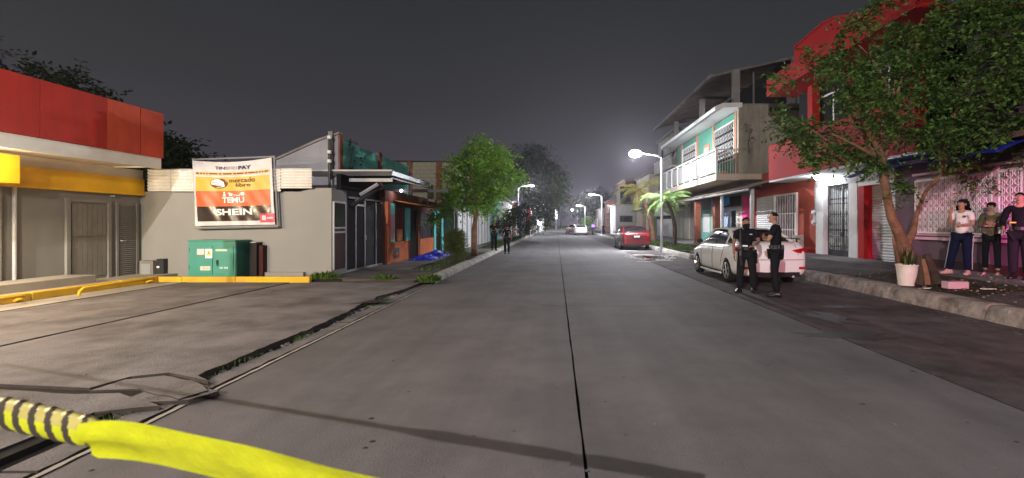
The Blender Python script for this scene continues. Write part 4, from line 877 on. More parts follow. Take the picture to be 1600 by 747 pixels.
# roof terrace: posts, beams and a big dark sheet roof
RT = thing('roof_terrace', 'dark sheet roof on concrete posts over the terrace of the green house', 'roof', (11, 31, 7.5))
MB().corr((8.45, 26.6, 9.75), (0, 15.5, 0), (6.5, 0, 1.45), 46, .03).build('roof_sheet', 'rust_sheet', RT)
MB().prism([(8.40, 26.5, 9.58), (8.40, 26.5, 9.72), (8.52, 26.5, 9.72), (8.52, 26.5, 9.58)], (0, 15.6, 0)).build('edge_beam', 'old_concrete', RT)
MB().tube([(8.55, 26.55, 9.66), (14.6, 26.55, 11.02)], .075, 4).build('end_beam', 'old_concrete', RT)
for (x, y, t) in ((9.75, 26.4, .17), (9.75, 32.5, .15), (9.75, 39.5, .15), (13, 26.6, .12), (11.2, 27.6, .04)): box('post', 'old_concrete', RT, x-t, x+t, y-t, y+t, 7.51, 9.63+(x-8.45)*.223-.05)
for z in (8.6, ): MB().tube([(9.8, 27, z), (9.8, 41, z)], .06, 4).build('cross_bar', 'dark_metal', RT)
MB().tube([(8.6, 33, 8.7), (14, 33, 9.1)], .05, 4).build('cross_bar', 'dark_metal', RT); MB().tube([(8.6, 29, 9.35), (14, 29, 9.9)], .05, 4).build('cross_bar', 'dark_metal', RT)
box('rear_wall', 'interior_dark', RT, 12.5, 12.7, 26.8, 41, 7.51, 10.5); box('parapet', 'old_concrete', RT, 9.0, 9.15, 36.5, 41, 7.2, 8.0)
# ground floor row under it
GRW = thing('shop_row', 'row of small shops under the green balcony with a rusty lean-to roof', 'shop', (12, 31, ZR))
box('wall', 'old_concrete', GRW, XF, XF+4, fy(1171.5)+.02, 36.3, .1, 3.74)
MB().corr((XF, 20.85, 3.62), (0, 15.2, 0), (-1.75, 0, -.52), 50, .025).build('lean_to_sheet', 'rust_sheet', GRW)
MB().tube([(8.26, 20.9, 3.03), (8.26, 36, 3.03)], .05, 4).build('edge_rail', 'steel_paint', GRW)
for px, m, t in ((1175, 'steel_paint', .07), (1128, 'galv', .06), (1090, 'clay_column', .16), (1120, 'clay_column', .18)):
    y = fy(px, 8.6 if px != 1120 else 9.2); x = 8.6 if px != 1120 else 9.2; box('post', m, GRW, x-t, x+t, y-t, y+t, ZR, 3.08)
rf('pink_pilaster', 'hot_pink', GRW, 1163.5, 1171, ZR, 3.0, .0, .12); s_ = rf('bay', 'pale_blue', GRW, 1127, 1152, ZR, 2.5, .0, .04); rf('opening', 'interior_dark', GRW, 1127.5, 1158, 2.55, 3.1, .0, .02)
for a, b in ((1126, 1132), (1144, 1151)): rf('pane', 'interior_dark', s_, a, b, 1.0, 2.3, .045, .01)
aw = rf('awning', 'blue_awning', GRW, 1127, 1157, 2.62, 3.0, .6, .03)
for i in range(4): rf('awning_fold', 'blue_awning', aw, 1128+i*7, 1133+i*7, 2.55, 2.93, .64, .03)
td = rf('door', 'teal_wall', GRW, 1098, 1112, ZR, 2.5, .0, .05); rf('poster', 'white_iron', td, 1100, 1110, 1.0, 2.2, .055, .01)
rf('pilaster', 'cream_wall', GRW, 1113.5, 1119, ZR, 2.9, .0, .1); rf('pilaster', 'cream_wall', GRW, 1153, 1162, ZR, 2.5, .0, .08)
for z in (1.5, 1.8, 2.1): MB().lathe([(0, -.11), (.09, -.11), (.10, 0)], (XF-.09, fy(1157), z), 10, 'x').build('meter_dial', 'galv', GRW)
# ---- concrete gate wall and white gate further on
CGT = thing('stained_garage', 'stained pale garage wall with ribbed door panels beyond the shop row', 'garage', (12, 39, ZR))
box('wall', 'cream_wall', CGT, XF, XF+4, 36.35, 40.9, .1, 3.6)
for i in range(6): box('door_panel', 'raw_concrete', CGT, XF-.05, XF-.001, 36.7+i*.68, 37.3+i*.68, ZR, 2.6)
box('awning', 'rust_sheet', CGT, 8.9, 9.99, 36.4, 40.8, 2.95, 3.0)
WG = facade_house('white_gate_house', 'pale lime house with a white sheet gate behind the lamp post', XF, 1, 41.0, 49.0, 3.1, 'lime_wall', [('gate', 41.3, 48.2, ZR, 2.0, 'white_wall')], over=.4)
MB().prism([(9.5, 41.2, 2.3), (9.5, 48.2, 2.3), (9.5, 44.7, 3.0)], (.35, 0, 0)).build('gable_hood', 'white_wall', WG)
box('dark_gap', 'interior_dark', WG, 9.96, 9.999, 41.3, 48.2, 2.02, 2.28)
# ---- further houses right
facade_house('beige_house', 'beige two-storey house with a dark slot of windows behind the yellow palm', XF-.6, 1, 49.2, 57, 6.6, 'cream_wall', [('window', 50, 52, 3.9, 5.2, 'white_iron'), ('window', 53.4, 55.6, 3.9, 5.2, 'white_iron'), ('block', 49.4, 56.8, 3.1, 3.3, 'cream_wall'), ('door', 51, 52, ZR, 2.4, 'terracotta')], depth=6)
WHh = thing('white_kiosk_house', 'low white house front with a black barred window behind the red car', 'house', (7.8, 58, ZR))
box('wall', 'white_wall', WHh, wx(962, 57.5), wx(1006, 57.5), 57.5, 63, .1, 3.75)
pn = box('window', 'glass_dark', WHh, wx(968.5, 57.4), wx(988.5, 57.4), 57.46, 57.499, wz(347, 57.4), wz(337, 57.4)); [box('bar', 'black_iron', pn, wx(970+4*i, 57.4), wx(970.6+4*i, 57.4), 57.42, 57.45, wz(347, 57.4), wz(337, 57.4)) for i in range(5)]
box('window', 'glass_dark', WHh, wx(994, 57.4), wx(998, 57.4), 57.46, 57.499, wz(348, 57.4), wz(335, 57.4)); box('cornice', 'cream_wall', WHh, wx(960, 57.5), wx(1008, 57.5), 57.3, 63, 3.76, 3.9)
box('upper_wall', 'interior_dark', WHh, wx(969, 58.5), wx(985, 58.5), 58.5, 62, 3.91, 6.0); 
facade_house('brown_house', 'dark brown two-storey house past the low white house on the right', 9.0, 1, 63.2, 76, 7.2, 'brown_wall', [('window', 65, 68, 4.4, 5.8, 'clay_column'), ('window', 70, 73, 4.4, 5.8, 'clay_column'), ('door', 66, 68, .2, 2.6, 'white_iron'), ('window', 70, 74, 1.2, 2.5, 'white_iron')])
facade_house('far_pink_house', 'far salmon house with a lit white front on the right', 9.0, 1, 76.5, 90, 5.4, 'salmon_wall', [('gate', 77, 81, .2, 2.8, 'white_wall'), ('window', 83, 86, 1.2, 2.6, 'white_iron'), ('window', 83, 86, 3.6, 4.8, 'white_iron')])
facade_house('far_grey_house', 'far grey house standing right of the distant road, before the dark trees', 9.0, 1, 92, 112, 4.5, 'old_concrete', [('window', 94, 98, 1.2, 2.6, 'white_iron'), ('door', 101, 103, .2, 2.6, 'brown_wall'), ('window', 106, 110, 1.2, 2.6, 'white_iron')])
facade_house('distant_cream_house', 'most distant cream house on the right side of the road', 9.0, 1, 114, 140, 5.0, 'cream_wall', [('window', 118, 123, 1.2, 2.6, 'brown_wall'), ('window', 128, 134, 1.2, 2.6, 'brown_wall')])
# upper storeys showing behind the lamp: grey stacked balconies
UG = facade_house('balconied_house', 'grey three-storey house with stacked balconies behind the bright street lamp', XF+.3, 1, 41.2, 49.0, 9.6, 'old_concrete', [('window', 42, 44, 4.6, 5.9, 'cream_wall'), ('window', 45.5, 47.5, 4.6, 5.9, 'cream_wall'), ('window', 42, 44, 7.4, 8.7, 'cream_wall'), ('window', 45.5, 47.5, 7.4, 8.7, 'cream_wall'), ('block', 41.3, 48.9, 3.5, 3.7, 'cream_wall'), ('block', 41.3, 48.9, 6.4, 6.6, 'cream_wall')], zb=3.28, depth=5)
for z in (3.71, 6.61):
    b = MB().tube([(9.83, 41.5, z), (9.83, 41.5, z+.9)], .02, 5).build('rail_bar', 'white_iron', UG); repeat(b, [(0, .3*i, 0) for i in range(1, 25)]); box('hand_rail', 'white_iron', UG, 9.80, 9.86, 41.3, 48.9, z+.9, z+.95)
# ================================================================== LEFT further on
WF = thing('white_sheet_fence', 'long white sheet metal fence behind the first left tree', 'fence', (-5.35, 33, ZL))
for i in range(9):
    MB().corr((-5.3, 26.0+i*1.42, ZL), (0, 1.36, 0), (0, 0, 2.25+(.1 if i % 3 else 0)), 5, .018).build('fence_sheet', 'white_wall', WF)
    box('fence_post', 'steel_paint', WF, -5.36, -5.24, 25.93+i*1.42, 25.99+i*1.42, ZL, 2.5)
gd = box('gate_door', 'clay_column', WF, -5.27, -5.22, 31.0, 32.2, ZL, 2.3)
facade_house('grey_low_house', 'low grey house rising behind the white sheet fence on the left', -6.6, -1, 26.5, 38.6, 3.3, 'old_concrete', [('window', 28, 30, 2.5, 3.1, 'white_iron')])
facade_house('turquoise_house', 'turquoise house front beside the two distant officers on the left', -5.3, -1, 38.9, 46, 3.9, 'teal_trim', [('door', 40, 41.2, ZL, 2.4, 'white_wall'), ('window', 42.6, 44.8, 1.2, 2.4, 'white_iron')])
facade_house('far_white_house', 'far white house behind the dark shrub on the left', -5.3, -1, 46.3, 58, 4.0, 'white_wall', [('window', 48, 50, 1.2, 2.5, 'brown_wall'), ('door', 52, 53.2, ZL, 2.4, 'brown_wall'), ('awning', 54, 57, 0, 2.8, 'rust_sheet')])
facade_house('far_red_shop', 'far shop with a red banner wall beyond the left street lamp', -5.2, -1, 59, 72, 4.2, 'brown_wall', [('gate', 61, 65, ZL, 2.8, 'white_wall'), ('window', 67, 70, 1.2, 2.5, 'white_iron')], cat='shop')
facade_house('far_blue_shop', 'far pale blue shop front next to the glowing doorway on the left', -5.0, -1, 73, 90, 3.8, 'pale_blue', [('gate', 75, 80, ZL, 2.8, 'white_wall'), ('window', 83, 87, 1.2, 2.5, 'white_iron')], cat='shop')
facade_house('distant_left_house', 'most distant low grey house on the left side of the road', -5.0, -1, 92, 130, 3.6, 'cream_wall', [('window', 96, 102, 1.2, 2.5, 'brown_wall'), ('window', 110, 116, 1.2, 2.5, 'brown_wall')])
rs = thing('red_pennant', 'tall red feather banner on a pole far down the left pavement', 'banner', (wx(827, 62), 62, ZL))
MB().tube([(wx(829, 62), 62, ZL), (wx(829, 62), 62, wz(325, 62))], .05, 6).build('pole', 'galv', rs); box('cloth', 'red_banner', rs, wx(823.5, 62), wx(828.4, 62), 61.97, 62.0, wz(350, 62), wz(327, 62)); box('stripe', 'ink_white', rs, wx(828.6, 62)+.06, wx(830.2, 62)+.06, 61.98, 62.0, wz(349, 62), wz(328, 62))
ls = thing('lit_shop_front', 'glowing white stall front far down the left side of the road', 'stall', (wx(843, 82), 82, .14))
box('frame', 'white_wall', ls, wx(838, 82), wx(850, 82), 82, 84, .14, 3.0); box('sign_light', 'lamp_glow', ls, wx(840.5, 82), wx(846.5, 82), 81.93, 81.99, wz(352, 82), wz(344, 82))
lamp('stall_light', (wx(844, 82), 80.5, 2.2), 350, (.9, .95, 1), .3, ls)
for px, Y, a, b, lab in ((869, 130, 328, 342, 'tall narrow lit sign standing far off near the end of the road'),):
    t = thing('lit_sign', lab, 'sign', (wx(px, Y), Y, 0)); MB().tube([(wx(px, Y), Y, 0), (wx(px, Y), Y, wz(b, Y))], .12, 6).build('pole', 'galv', t); box('panel', 'soft_glow', t, wx(px-1.6, Y), wx(px+1.6, Y), Y-.1, Y+.1, wz(b, Y), wz(a, Y))
# ================================================================== STREET LAMPS
def street_lamp(X, Y, hz, side, label, energy, near=False, arm=1.5, col=(.93, .95, 1.0), zb=.2):
    """side: direction the arm reaches in x"""
    t = thing('street_lamp', label, 'street lamp', (X, Y, zb), 'street lamps')
    MB().lathe([(.09, zb), (.085, 1.2), (.06, hz-.4), (.05, hz-.25)], (X, Y, 0), 12).build('pole', 'galv', t, smooth=True)
    box('base_plate', 'galv', t, X-.17, X+.17, Y-.17, Y+.17, zb, zb+.04)
    MB().tube([(X, Y, hz-.3), (X+side*.25, Y, hz-.13), (X+side*(arm-.35), Y, hz+.02)], .032, 8).build('arm', 'galv', t, smooth=True)
    h = MB().ell((X+side*(arm-.05), Y, hz+.06), (.36, .15, .075), 12, 6).build('lamp_head', 'galv', t, smooth=True)
    MB().ell((X+side*(arm-.02), Y, hz-.02), (.24, .12, .06) if not near else (.36, .34, .20), 12, 6).build('lens', 'lamp_glow_near' if near else 'lamp_glow', h)  # near lens swollen to take in the lamp's glare
    lamp('street_light', (X+side*arm, Y, hz-.22), energy, col, .12, t)
    return t
LE = 2.6
street_lamp(5.9, 27.2, 5.5, -1, 'nearest bright white street lamp beside the palms on the right kerb', 2500*LE, True, 1.5)
street_lamp(6.0, 64, 5.45, -1, 'second lamp along the right kerb, past the low white house', 1300*LE)
street_lamp(6.0, 101, 5.4, -1, 'third lamp along the right kerb, small and far off', 1200*LE)
street_lamp(6.0, 138, 5.6, -1, 'farthest lamp on the right kerb near the dark trees', 1000*LE)
street_lamp(-4.4, 56.5, 6.0, 1, 'nearest street lamp on the left kerb beside the dark trees', 800*LE, False, 1.6)
street_lamp(-4.2, 96, 5.3, 1, 'second lamp on the left kerb beyond the red pennant', 900*LE)
street_lamp(-4.2, 125, 5.4, 1, 'farthest lamp on the left kerb near the end of the road', 800*LE)
# lamps behind the photographer: the tall lot lamp throws the tape's shadow
def tall_lamp(X, Y, hz, side, label, energy, col, arm=1.4, r=.1):
    t = thing('lot_lamp', label, 'street lamp', (X, Y, .05))
    MB().lathe([(.12, .05), (.10, 2), (.07, hz-.3)], (X, Y, 0), 12).build('pole', 'galv', t, smooth=True); MB().tube([(X, Y, hz-.35), (X+side*.3, Y, hz-.1), (X+side*(arm-.3), Y, hz+.03)], .04, 8).build('arm', 'galv', t)
    h = MB().ell((X+side*arm, Y, hz+.06), (.4, .18, .09), 12, 6).build('lamp_head', 'galv', t); MB().ell((X+side*arm, Y, hz-.03), (.26, .14, .05), 12, 6).build('lens', 'lamp_glow', h)
    lamp('lot_light', (X+side*arm, Y, hz-.2), energy, col, r, t)
tall_lamp(-7.9, -13, 8.3, 1, 'tall lamp over the forecourt behind the photographer', 18500, (1.0, .925, .88), r=.06)
tall_lamp(8.2, -17, 8.0, -1, 'kerb lamp on the right behind the photographer', 4600, (.98, .92, 1.0))
fl = thing('added_flood_lamp', 'added warm flood lamp on a short post, unseen left of the picture', 'lamp', (-7.6, 3.0, .07))  # unseen lamp, added to brighten the fascia band and nearby ground
MB().lathe([(.06, .07), (.05, 3.5)], (-7.6, 3.0, 0), 10).build('pole', 'galv', fl); box('lamp_head', 'dark_metal', fl, -7.75, -7.45, 2.9, 3.1, 3.62, 3.72); box('lens', 'lamp_glow', fl, -7.72, -7.48, 2.92, 3.08, 3.60, 3.618)
lamp('added_flood_light', (-7.7, 3.1, 3.52), 950, (1.0, .86, .64), .10, fl)
# warm lamps in the shop canopy
for y in (8.4, 5.2): 
    lamp('canopy_light', (-10.35, y, 2.80), 300 if y > 6 else 1000, (1.0, .80, .52), .15, SH)

# ================================================================== TREES
def leaves(name, mat, clumps, parent, size=.09, per=14, twig=.5, nleaf=8, droop=.35, seed=1, wr=.42):
    """clumps: (x, y, z, rx, ry, rz). Each clump carries twigs and each twig carries alternate folded leaves."""
    rg = np.random.RandomState(seed); C = np.array(clumps, float); O = np.array(org(parent))
    n = len(C)*per; base = np.repeat(C, per, 0)
    d = rg.randn(n, 3); d /= np.linalg.norm(d, axis=1)[:, None]
    o = base[:, :3]+d*base[:, 3:6]*(rg.rand(n)**.45)[:, None]
    td = d*.8+rg.randn(n, 3)*.55; td[:, 2] += .15; td /= np.linalg.norm(td, axis=1)[:, None]
    L = twig*(.55+.9*rg.rand(n)); V = []
    for k in range(nleaf):
        s = (k+.5)/nleaf; p = o+td*(L*s)[:, None]; p[:, 2] -= droop*L*s*s
        t2 = td.copy(); t2[:, 2] -= 2*droop*s; t2 /= np.linalg.norm(t2, axis=1)[:, None]
        sd = np.cross(t2, np.array([0, 0, 1.])+rg.randn(n, 3)*.35); sd /= (np.linalg.norm(sd, axis=1)[:, None]+1e-6)
        ld = t2*.55+sd*(1 if k % 2 else -1)+rg.randn(n, 3)*.28; ld[:, 2] -= .25; ld /= np.linalg.norm(ld, axis=1)[:, None]
        ls = size*(.6+.8*rg.rand(n))[:, None]; wd = np.cross(ld, rg.randn(n, 3)*.5+np.array([0, 0, 1.])); wd /= (np.linalg.norm(wd, axis=1)[:, None]+1e-6)
        up = np.cross(ld, wd); a = p; b = p+ld*ls*.5+wd*ls*wr*.5+up*ls*.06; c = p+ld*ls-up*ls*.05; e_ = p+ld*ls*.5-wd*ls*wr*.5+up*ls*.06
        V.append(np.stack([a, b, c, e_], 1))
    V = np.concatenate(V)-O; m = len(V); me = bpy.data.meshes.new(name)
    me.vertices.add(m*4); me.vertices.foreach_set('co', V.reshape(-1).astype(np.float32)); me.loops.add(m*4); me.loops.foreach_set('vertex_index', np.arange(m*4, dtype=np.int32))
    me.polygons.add(m); me.polygons.foreach_set('loop_start', np.arange(m, dtype=np.int32)*4); me.update(calc_edges=True); me.materials.append(MATS[mat])
    ob = bpy.data.objects.new(name, me); COL.objects.link(ob); ob.parent = parent; return ob
def limb(p, q, r0, r1, bend=.1, n=7, seed=0):
    rr = random.Random(seed); p, q = Vector(p), Vector(q); L = (q-p).length; o1 = Vector((rr.uniform(-1, 1), rr.uniform(-1, 1), rr.uniform(-.3, .6)))*L*bend
    return [p+(q-p)*(i/n)+o1*math.sin(math.pi*i/n)+Vector((rr.uniform(-1, 1), rr.uniform(-1, 1), 0))*r0*.12 for i in range(n+1)], [r0+(r1-r0)*(i/n) for i in range(n+1)]
def tree(label, base, fork, trunk_r, clumps, leafmat, barkmat='bark_dark', size=.12, per=14, twig=.5, nleaf=8, seed=1, name='tree', group=None, mids=(), droop=.35, sub=.6, cat='tree'):
    t = thing(name, label, cat, base, group); rr = random.Random(seed)
    path, rad = limb(base, fork, trunk_r*1.15, trunk_r*.75, .05, 8, seed); rad[0] *= 1.5; rad[1] *= 1.15
    mb = MB().tube(path, rad, 12); ends = []
    for i, c in enumerate(clumps):
        if i % 2 and len(clumps) > 14: continue
        pa, ra = limb(fork, c[:3], trunk_r*rr.uniform(.28, .5), .012, .14, 6, seed+i); mb.tube(pa, ra, 6); ends.append(pa)
    mb.build('trunk', barkmat, t, smooth=True)
    cs = []
    for c in clumps:
        for k in range(3):
            cs.append((c[0]+rr.gauss(0, .4)*c[3], c[1]+rr.gauss(0, .4)*c[4], c[2]+rr.gauss(0, .4)*c[5], c[3]*sub, c[4]*sub, c[5]*sub))
    leaves('crown', leafmat, cs, t, size, per, twig, nleaf, droop, seed)
    return t
rr = random.Random(44)
def ball(c, r, n, s, seed=0, flat=1.0):
    """clump centres spread through an ellipsoid volume"""
    q = random.Random(seed); out = []
    while len(out) < n:
        v = Vector((q.uniform(-1, 1), q.uniform(-1, 1), q.uniform(-1, 1)))
        if .25 < v.length < 1: out.append((c[0]+v.x*r[0], c[1]+v.y*r[1], c[2]+v.z*r[2], s*q.uniform(.7, 1.3), s*q.uniform(.7, 1.3), s*flat*q.uniform(.7, 1.2)))
    return out
# ---- big tree on the right pavement
BT = thing('street_tree', 'big leafy tree with leaning orange lit trunk standing behind the white bucket', 'tree', (7.9, 10.75, ZR))
TY = 10.75
fk = P(1386, 318, TY); b0_ = P(1430, 441, TY)
mb = MB()
mb.tube([b0_, P(1424, 420, TY), P(1415, 392, TY), P(1405, 366, TY+.05), P(1393, 340, TY+.02), P(1388, 318, TY), P(1381, 280, TY-.1), P(1376, 240, TY-.2), P(1352, 190, TY-.3)], [.22, .165, .135, .115, .095, .09, .082, .072, .04], 14)
mb.tube([P(1414, 385, TY), P(1427, 362, TY+.15), P(1432, 335, TY+.25), P(1446, 300, TY+.35), P(1475, 268, TY+.5), P(1520, 215, TY+.6)], [.11, .07, .048, .038, .03, .025], 10)
mb.tube([P(1408, 420, TY-.05), P(1400, 392, TY-.12), P(1395, 372, TY-.2)], [.08, .045, .02], 8)
mb.tube([P(1436, 446, TY-.05), P(1432, 425, TY), P(1420, 400, TY)], [.10, .08, .06], 8)
for i, (px, py, dy) in enumerate(((1250, 190, -.4), (1290, 120, .3), (1330, 60, 0), (1400, 110, .6), (1440, 30, .2), (1500, 120, -.3), (1560, 60, .5), (1580, 200, .3), (1470, 200, -.6), (1300, 210, -.8), (1540, 260, .7))):
    pa, ra = limb(P(1379, 262, TY-.15) if px < 1460 else P(1475, 268, TY+.5), P(px, py, TY+dy), .06, .012, .12, 7, 60+i); mb.tube(pa, ra, 7)
mb.build('trunk', 'bark', BT, smooth=True)
cl = []; q = random.Random(5)
def pc(px, py, Y, s, n=1):
    for _ in range(n):
        X, _y, Z = P(px, py, Y); cl.append((X, Y, Z, s*q.uniform(.8, 1.2), s*q.uniform(.8, 1.2), s*.7))
# outline of the crown row by row: (y, x from, x to) at the tree's depth
for (py, a, b, k) in ((-60, 1430, 1700, 8), (-25, 1400, 1700, 9), (8, 1412, 1690, 11), (40, 1400, 1690, 11), (75, 1290, 1310, 2), (75, 1385, 1690, 12), (105, 1255, 1320, 3), (105, 1370, 1690, 12), (135, 1245, 1690, 15), (165, 1230, 1690, 16), (192, 1218, 1690, 16), (202, 1212, 1310, 4), (205, 1340, 1690, 12), (225, 1250, 1275, 1), (222, 1430, 1680, 8), (238, 1490, 1640, 4), (262, 1530, 1590, 1)):
    for i in range(k):
        px = a+(b-a)*(i+.5)/k+q.uniform(-14, 14); Y = TY+q.uniform(-1.2, 1.3)
        X, Z = wx(px, TY), wz(py+q.uniform(-12, 12), TY); 
        if q.random() < (.30 if px < 1360 and py > 150 else .14): continue
        k_ = q.uniform(.6, 1.45); cl.append((X, Y, Z, .25*k_, .29*k_, .19*k_))
cl += [(*P(1272, 250, TY-.3), .06, .06, .05), (*P(1298, 238, TY-.3), .12, .12, .08), (*P(1370, 262, TY-.2), .12, .12, .08), (*P(1408, 292, TY-.1), .1, .1, .05), (*P(1330, 232, TY-.4), .15, .15, .08), (*P(1350, 250, TY-.5), .12, .1, .06)]
leaves('crown', 'leaf_near', cl, BT, .105, 30, .34, 10, .32, 11, .5)
# log and brick at its foot, bucket with a plant
lg = thing('split_log', 'split log with orange lit wood leaning at the foot of the big tree', 'log', GR(1450, 446))
MB().tube([GR(1437, 447), P(1442, 425, 10.0), P(1434, 400, 10.1)], [.10, .09, .06], 9).build('half', 'bark_dark', lg); MB().tube([GR(1462, 446), P(1457, 425, 10.1), P(1447, 398, 10.15)], [.12, .10, .07], 9).build('half', 'bark_dark', lg); MB().tube([P(1450, 446, 9.8), P(1447, 425, 9.9), P(1442, 405, 10.0)], [.06, .05, .04], 7).build('heartwood', 'bark', lg)
MB().ell(P(1470, 442, 9.8), (.12, .1, .07), 8, 5).build('chip', 'bark_dark', lg)
gx, gy, gz = GR(1493, 451)
tag(box('brick', 'pink_tint', None, gx-.20, gx+.19, gy-.09, gy+.1, gz+.002, gz+.14, bevel=.012), 'pale concrete block lying on the pavement near the women', 'block')
gx, gy, gz = GR(1545, 452); tag(box('paper_scrap', 'ink_white', None, gx-.12, gx+.12, gy-.03, gy+.05, gz+.003, gz+.014), 'flat white scrap of litter on the pavement before the women', 'litter')
gx, gy, gz = GR(1448, 451); tag(box('paper_scrap', 'ink_white', None, gx-.06, gx+.06, gy-.02, gy+.04, gz+.003, gz+.014), 'tiny white litter scrap at the foot of the split log', 'litter')
bkx, bky, _ = G(1417, 446, ZR); bky += .0
BU = thing('white_bucket', 'white plastic bucket used as a planter before the big tree trunk', 'bucket', (bkx, bky, ZR))
MB().lathe([(0, ZR+.005), (.155, ZR+.005), (.195, ZR+.40), (.205, ZR+.41), (.205, ZR+.44), (.19, ZR+.44), (.18, ZR+.38), (0, ZR+.38)], (bkx, bky, 0), 24).build('body', 'bucket', BU, smooth=False)
MB().lathe([(0, ZR+.384), (.178, ZR+.384), (.178, ZR+.392), (0, ZR+.392)], (bkx, bky, 0), 20).build('earth', 'soil', BU)
pp = thing('potted_plant', 'spiky dark green plant growing in the white bucket', 'plant', (bkx, bky, ZR+.39))
for i in range(13):
    a = q.uniform(0, 6.28); r0 = q.uniform(.02, .11); x, y = bkx+math.cos(a)*r0, bky+math.sin(a)*r0; hh = q.uniform(.22, .46); lx, ly = math.cos(a)*.12, math.sin(a)*.12; w_ = .022
    c0, c1, c2 = Vector((x, y, ZR+.39)), Vector((x+lx*.4, y+ly*.4, ZR+.39+hh*.6)), Vector((x+lx, y+ly, ZR+.39+hh)); sd = Vector((-math.sin(a+.6), math.cos(a+.6), 0))*w_
    MB().add([c0-sd*.7, c0+sd*.7, c1+sd, c1-sd, c2, c1+Vector((lx, ly, 0))*.08], [(0, 1, 2, 5), (0, 5, 3), (3, 5, 4), (5, 2, 4)]).build('leaf', 'leaf_dark' if i % 3 else 'leaf_near', pp)
# ---- first left tree (bright lit)
t1 = P(742, 397, 21.5)
cl1 = []
for (py, a, b, k) in ((226, 745, 762, 1), (238, 715, 790, 3), (255, 708, 805, 5), (272, 705, 815, 6), (290, 706, 800, 6), (305, 690, 788, 6), (320, 685, 780, 4), (335, 684, 700, 1)):
    for i in range(k):
        px = a+(b-a)*(i+.5)/k; Y = 21.5+q.uniform(-1.3, 1.3); cl1.append((wx(px, 21.5), Y, wz(py, 21.5), .34, .34, .24))
tree('bright green street tree over the left pavement beside the dark bush', (t1[0], 21.5, ZL), (wx(748, 21.5), 21.5, 2.4), .10, cl1, 'leaf_bright', 'bark', size=.14, per=20, twig=.42, nleaf=9, seed=31, name='street_tree', sub=.8)
# ---- bush
bb_ = (wx(712, 17.8), 17.8, ZL)
tree('round yellowish bush trimmed low by the left kerb', bb_, (bb_[0], bb_[1], .5), .03, ball((bb_[0], bb_[1], .78), (.36, .36, .5), 26, .17, 3), 'leaf_bush', 'bark_dark', size=.05, per=26, twig=.14, nleaf=7, seed=33, name='bush', droop=.1, cat='bush')
# ---- dark shrub, hedge trees further on the left
for i, (px, Y, h_, w_, lab, m, k) in enumerate(((812, 46, 3.4, 1.3, 'dark round shrub tree beside the turquoise house', 'leaf_dark', 16), (792, 40, 2.6, .8, 'narrow dark shrub behind the two distant officers', 'leaf_dark', 10), (852, 92, 4.5, 1.8, 'small green tree beyond the glowing stall', 'leaf_dark', 10))):
    x = wx(px, Y); tree(lab, (x, Y, ZL), (x, Y, h_*.4), .09, ball((x, Y, h_*.62), (w_, w_, h_*.38), k, .5, 50+i), m, size=.2, per=10, twig=.6, nleaf=7, seed=70+i, name='shrub', cat='shrub')
# tall dark trees far left
bt = P(823, 366, 62)
cl2 = []
for (py, a, b, k) in ((243, 812, 850, 3), (256, 800, 868, 5), (270, 806, 872, 5), (285, 812, 878, 5), (300, 826, 880, 5), (315, 835, 872, 3), (262, 770, 800, 2), (330, 838, 860, 2), (345, 836, 852, 1)):
    for i in range(k):
        px = a+(b-a)*(i+.5)/k; cl2.append((wx(px, 70), 70+q.uniform(-3, 3), wz(py, 70), 1.25, 1.2, .9))
tree('tall dark spreading tree above the left street lamp', (wx(823, 70), 70, ZL), (wx(826, 70), 70, 5.5), .24, cl2, 'leaf_dark', size=.36, per=26, twig=1.1, nleaf=8, seed=37, name='tall_tree', sub=.9)
# trees behind the shop roof
def back_tree(lab, c, r, n, s, seed, base, per=14): return tree(lab, base, (c[0], c[1], c[2]-r[2]*.7), .25, ball(c, r, n, s, seed), 'leaf_dark', size=.26, per=per, twig=.8, nleaf=7, seed=seed, name='background_tree', group='dark trees behind the shop')
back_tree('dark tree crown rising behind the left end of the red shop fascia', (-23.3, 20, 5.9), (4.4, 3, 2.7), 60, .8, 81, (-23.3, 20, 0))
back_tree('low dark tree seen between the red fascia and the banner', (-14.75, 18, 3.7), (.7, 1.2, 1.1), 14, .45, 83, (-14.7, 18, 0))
# far trees on the right and at the end of the road
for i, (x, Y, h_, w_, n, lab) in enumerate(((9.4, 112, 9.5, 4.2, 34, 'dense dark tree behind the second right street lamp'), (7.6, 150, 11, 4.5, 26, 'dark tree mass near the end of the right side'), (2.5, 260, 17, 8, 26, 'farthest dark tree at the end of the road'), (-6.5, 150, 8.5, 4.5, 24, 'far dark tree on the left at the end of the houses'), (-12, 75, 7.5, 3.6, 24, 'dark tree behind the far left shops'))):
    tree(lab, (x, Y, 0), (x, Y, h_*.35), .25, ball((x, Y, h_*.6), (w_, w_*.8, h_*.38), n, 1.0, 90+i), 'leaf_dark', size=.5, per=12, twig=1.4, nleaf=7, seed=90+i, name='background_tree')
tag(tree('small yellow green bush lit beside the far cars', (6.9, 108, ZR), (6.9, 108, .8), .05, ball((6.9, 108, 1.6), (1.2, 1.2, 1.2), 10, .5, 7), 'leaf_bright', size=.3, per=10, twig=.6, nleaf=6, seed=97, name='bush', cat='bush'))
